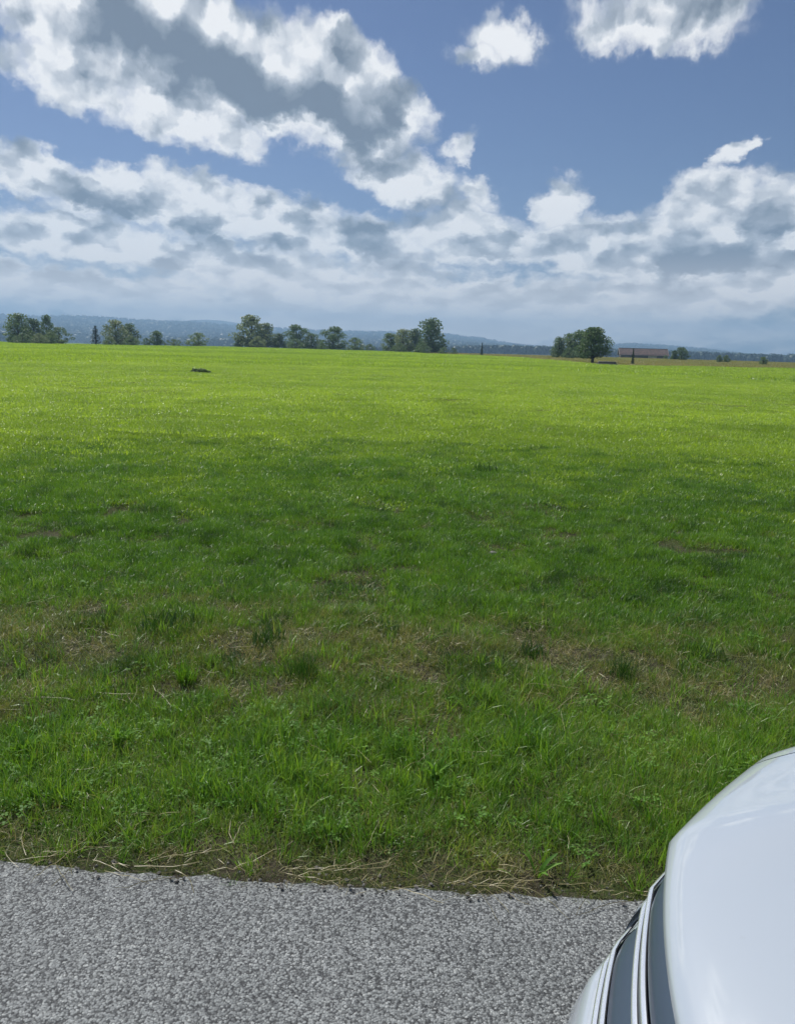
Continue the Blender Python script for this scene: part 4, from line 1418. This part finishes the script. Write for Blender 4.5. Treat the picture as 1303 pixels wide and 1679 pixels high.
def bar(z_hi, z_lo, bulge, m_, s_end, taper=.5, back=0.0, name='slat', deep=.03):
    b0, b1 = nose(z_hi) + back, nose(z_lo) + back
    zm = (z_hi + z_lo) / 2
    bm_ = (b0 + b1) / 2 - bulge
    pr = [(b0 + deep, z_hi - .002), (b0 + .004, z_hi), (b0 * .75 + bm_ * .25 - bulge * .3, z_hi * .8 + z_lo * .2), (bm_, zm), (b1 * .75 + bm_ * .25 - bulge * .3, z_hi * .2 + z_lo * .8), (b1 + .004, z_lo), (b1 + deep, z_lo + .002)]
    return solid_strip(name, -s_end, s_end, pr, m_, grille, 70, taper)


bar(.803, .743, .005, 'slat', .535, .45, back=.003)
bar(.692, .630, .005, 'slat', .548, .45, back=.003)
for (z1, z2, se) in ((.737, .698, .645), (.624, .588, .635)):
    bar(z1, z1 - .0085, .002, 'chrome', se, .6, -.001, 'chrome_strip', .006)
    bar(z1 - .009, z2 + .009, -.001, 'satin', se - .01, .6, .003, 'trim_bar', .01)
    bar(z2 + .0085, z2, .002, 'chrome', se, .6, -.001, 'chrome_strip', .006)

# bumper below the grille, wrapping round to the wheel arches
nose_strip('bumper', -.915, .915, [.578, .57, .56, .53, .50, .46, .40, .34, .28, .22], [.03, .004, 0, 0, 0, 0, 0, 0, 0, 0.02], 'paint', CAR, 90)
for s in (-1, 1):
    nose_strip('bumper_corner', s * .618, s * .915, [.574, .60, .63, .66, .70, .735, .745, .748], [-.002, -.006, -.008, -.008, -.005, -.001, .010, .05], 'paint', CAR, 30)
    lamp = obj('headlight', mesh_from('headlight', *(lambda ss: ([(nose(z) + plan(q) + d_, q, z - .10 * max(0, abs(q) - .6) * 0) for z, d_ in ((.752, .05), (.752, .012), (.765, .002), (.79, .002), (.806, .010), (.808, .05)) for q in ss], grid_faces(6, len(ss))))(np.linspace(s * .655, s * .905, 30)), M['lens'], True), CAR)
    obj('reflector', mesh_from('reflector', *(lambda ss: ([(nose(z) + plan(q) + .055, q, z) for z in (.75, .81) for q in ss], grid_faces(2, len(ss))))(np.linspace(s * .655, s * .905, 20)), M['satin'], True), lamp)
nose_strip('lower_intake', -.55, .55, [.38, .36, .29, .27], [-.006, -.012, -.012, -.006], 'black', CAR, 40)
# number plate carrier is out of sight; the body behind the nose
def body_half(s):
    return s


def build_body():
    st = [  # x, half width, sill z, shoulder z, deck z
        (.60, .885, .22, .80, .80), (.75, .90, .22, .84, .84), (1.06, .91, .20, .89, .93), (1.5, .915, .19, .92, .96), (2.3, .92, .18, .93, .97),
        (3.1, .915, .19, .93, .97), (3.8, .90, .22, .92, .95), (4.15, .86, .26, .88, .90), (4.28, .80, .32, .80, .82)]
    V_ = []
    for x, w, zs, zh, zd in st:
        V_ += [(x, -.25, zs), (x, -w + .06, zs), (x, -w, zs + .12), (x, -w - .004, .55), (x, -w + .01, zh - .05), (x, -w + .05, zh), (x, -w + .18, zd),
               (x, w - .18, zd), (x, w - .05, zh), (x, w - .01, zh - .05), (x, w + .004, .55), (x, w, zs + .12), (x, w - .06, zs), (x, .25, zs)]
    k = 14
    F_ = []
    for i in range(len(st) - 1):
        for j in range(k):
            if i < 2 and j in (5, 6, 7):
                continue                      # under the bonnet
            j2 = (j + 1) % k
            F_.append((i * k + j, i * k + j2, (i + 1) * k + j2, (i + 1) * k + j))
    F_.append(tuple((len(st) - 1) * k + j for j in range(k)))
    me = mesh_from('body', V_, F_, M['paint'], True)
    me.set_sharp_from_angle(angle=R(35))
    obj('body', me, CAR)
    # cabin
    cab = [(1.12, .74, .965), (1.95, .60, 1.42), (2.6, .59, 1.46), (3.3, .585, 1.42), (4.05, .68, .965)]
    def loft(pts, name, m_, grow=0.0):
        V2 = []
        for x, w, z in pts:
            V2 += [(x, -.80, .95), (x, -w - grow, z - .03), (x, -w + .08, z + grow), (x, w - .08, z + grow), (x, w + grow, z - .03), (x, .80, .95)]
        F2 = []
        for i in range(len(pts) - 1):
            for j in range(5):
                F2.append((i * 6 + j, i * 6 + j + 1, (i + 1) * 6 + j + 1, (i + 1) * 6 + j))
        me2 = mesh_from(name, V2, F2, M[m_], True)
        me2.set_sharp_from_angle(angle=R(30))
        return obj(name, me2, CAR)
    loft(cab, 'cabin', 'paint')
    def pane(name, q):
        c = [Vector(v) for v in q]
        nrm = (c[1] - c[0]).cross(c[3] - c[0]).normalized()
        V2 = [v + nrm * .006 for v in c] + [v - nrm * .004 for v in c]
        obj(name, mesh_from(name, V2, [(0, 1, 2, 3), (7, 6, 5, 4), (0, 4, 5, 1), (1, 5, 6, 2), (2, 6, 7, 3), (3, 7, 4, 0)], M['window']), CAR)
    pane('windscreen', [(1.20, .60, 1.009), (1.90, .50, 1.393), (1.90, -.50, 1.393), (1.20, -.60, 1.009)])
    pane('rear_window', [(3.98, -.54, 1.008), (3.38, -.48, 1.372), (3.38, .48, 1.372), (3.98, .54, 1.008)])
    for s in (-1, 1):
        q = [(1.55, s * .768, .985), (2.55, s * .768, .985), (2.55, s * .632, 1.36), (2.02, s * .636, 1.345)]
        q2 = [(2.63, s * .768, .985), (3.55, s * .768, .985), (3.25, s * .632, 1.345), (2.63, s * .632, 1.36)]
        for qq in (q, q2):
            pane('side_window', qq if s < 0 else qq[::-1])
        mir = obj('mirror', mesh_from('mirror', *join([box(1.48, 1.60, s * .93 - .09, s * .93 + .09, .97, 1.10), box(1.52, 1.58, min(s * .76, s * .86), max(s * .76, s * .86), .97, 1.0)]), M['paint'], False), CAR)
        bv = mir.modifiers.new('bevel', 'BEVEL')
        bv.width = .03
        bv.segments = 3
        obj('tail_light', mesh_from('tail_light', *box(4.20, 4.295, min(s * .6, s * .80), max(s * .6, s * .80), .70, .80), M['red_lens']), CAR)
        for x in (2.0, 2.95):
            obj('door_handle', mesh_from('door_handle', *box(x + .35, x + .52, min(s * .915, s * .945), max(s * .915, s * .945), .80, .825), M['paint']), CAR)
        for x in (.84, 3.45):
            wv, wf = [], []
            prof = [(.315, -.10), (.325, -.07), (.325, .07), (.315, .10), (.22, .11), (.22, -.10)]
            na = 36
            for i in range(na):
                a = 2 * math.pi * i / na
                for r, o_ in prof:
                    wv.append((r * math.cos(a), o_ * s, r * math.sin(a)))
            kk = len(prof)
            for i in range(na):
                for j in range(kk):
                    wf.append((i * kk + j, i * kk + (j + 1) % kk, ((i + 1) % na) * kk + (j + 1) % kk, ((i + 1) % na) * kk + j))
            wh = obj('wheel', mesh_from('tyre', wv, wf, M['tyre'], True), CAR)
            wh.location = (x, s * .83, .325)
            parts = []
            for i in range(10):
                a = 2 * math.pi * i / 10
                parts.append(tube([(0, .085 * s, 0), (.21 * math.cos(a), .10 * s, .21 * math.sin(a))], [.03, .02], 6))
            parts.append(tube([(0, .06 * s, 0), (0, .105 * s, 0)], [.06, .05], 14))
            obj('rim', mesh_from('rim', *join(parts), M['rim'], True), wh)
            # dark wheel housing
            hv = [(.37 * math.cos(a_), s * .083, .37 * math.sin(a_)) for a_ in np.linspace(0, 2 * math.pi, 30, endpoint=False)]
            obj('wheel_arch', mesh_from('wheel_arch', hv, [tuple(range(30))], M['black']), wh)


build_body()

# ------------------------------------------------------------------ air
def build_haze():
    m, n = mat('haze_air')
    v = n.n('ShaderNodeVolumePrincipled', {'Color': (0.45, 0.71, 1.0, 1), 'Density': HAZE_DENSITY, 'Anisotropy': 0.15, 'Absorption Color': (0.0, 0.0, 0.0, 1)})
    n.n('ShaderNodeOutputMaterial', {1: v.outputs[0]})
    o = obj('haze', mesh_from('haze', *box(-5000, 5000, -5000, 5000, -22, 175), m))
    tag(o, 'thin blue summer haze over the whole plain', 'haze', kind='stuff')


build_haze()
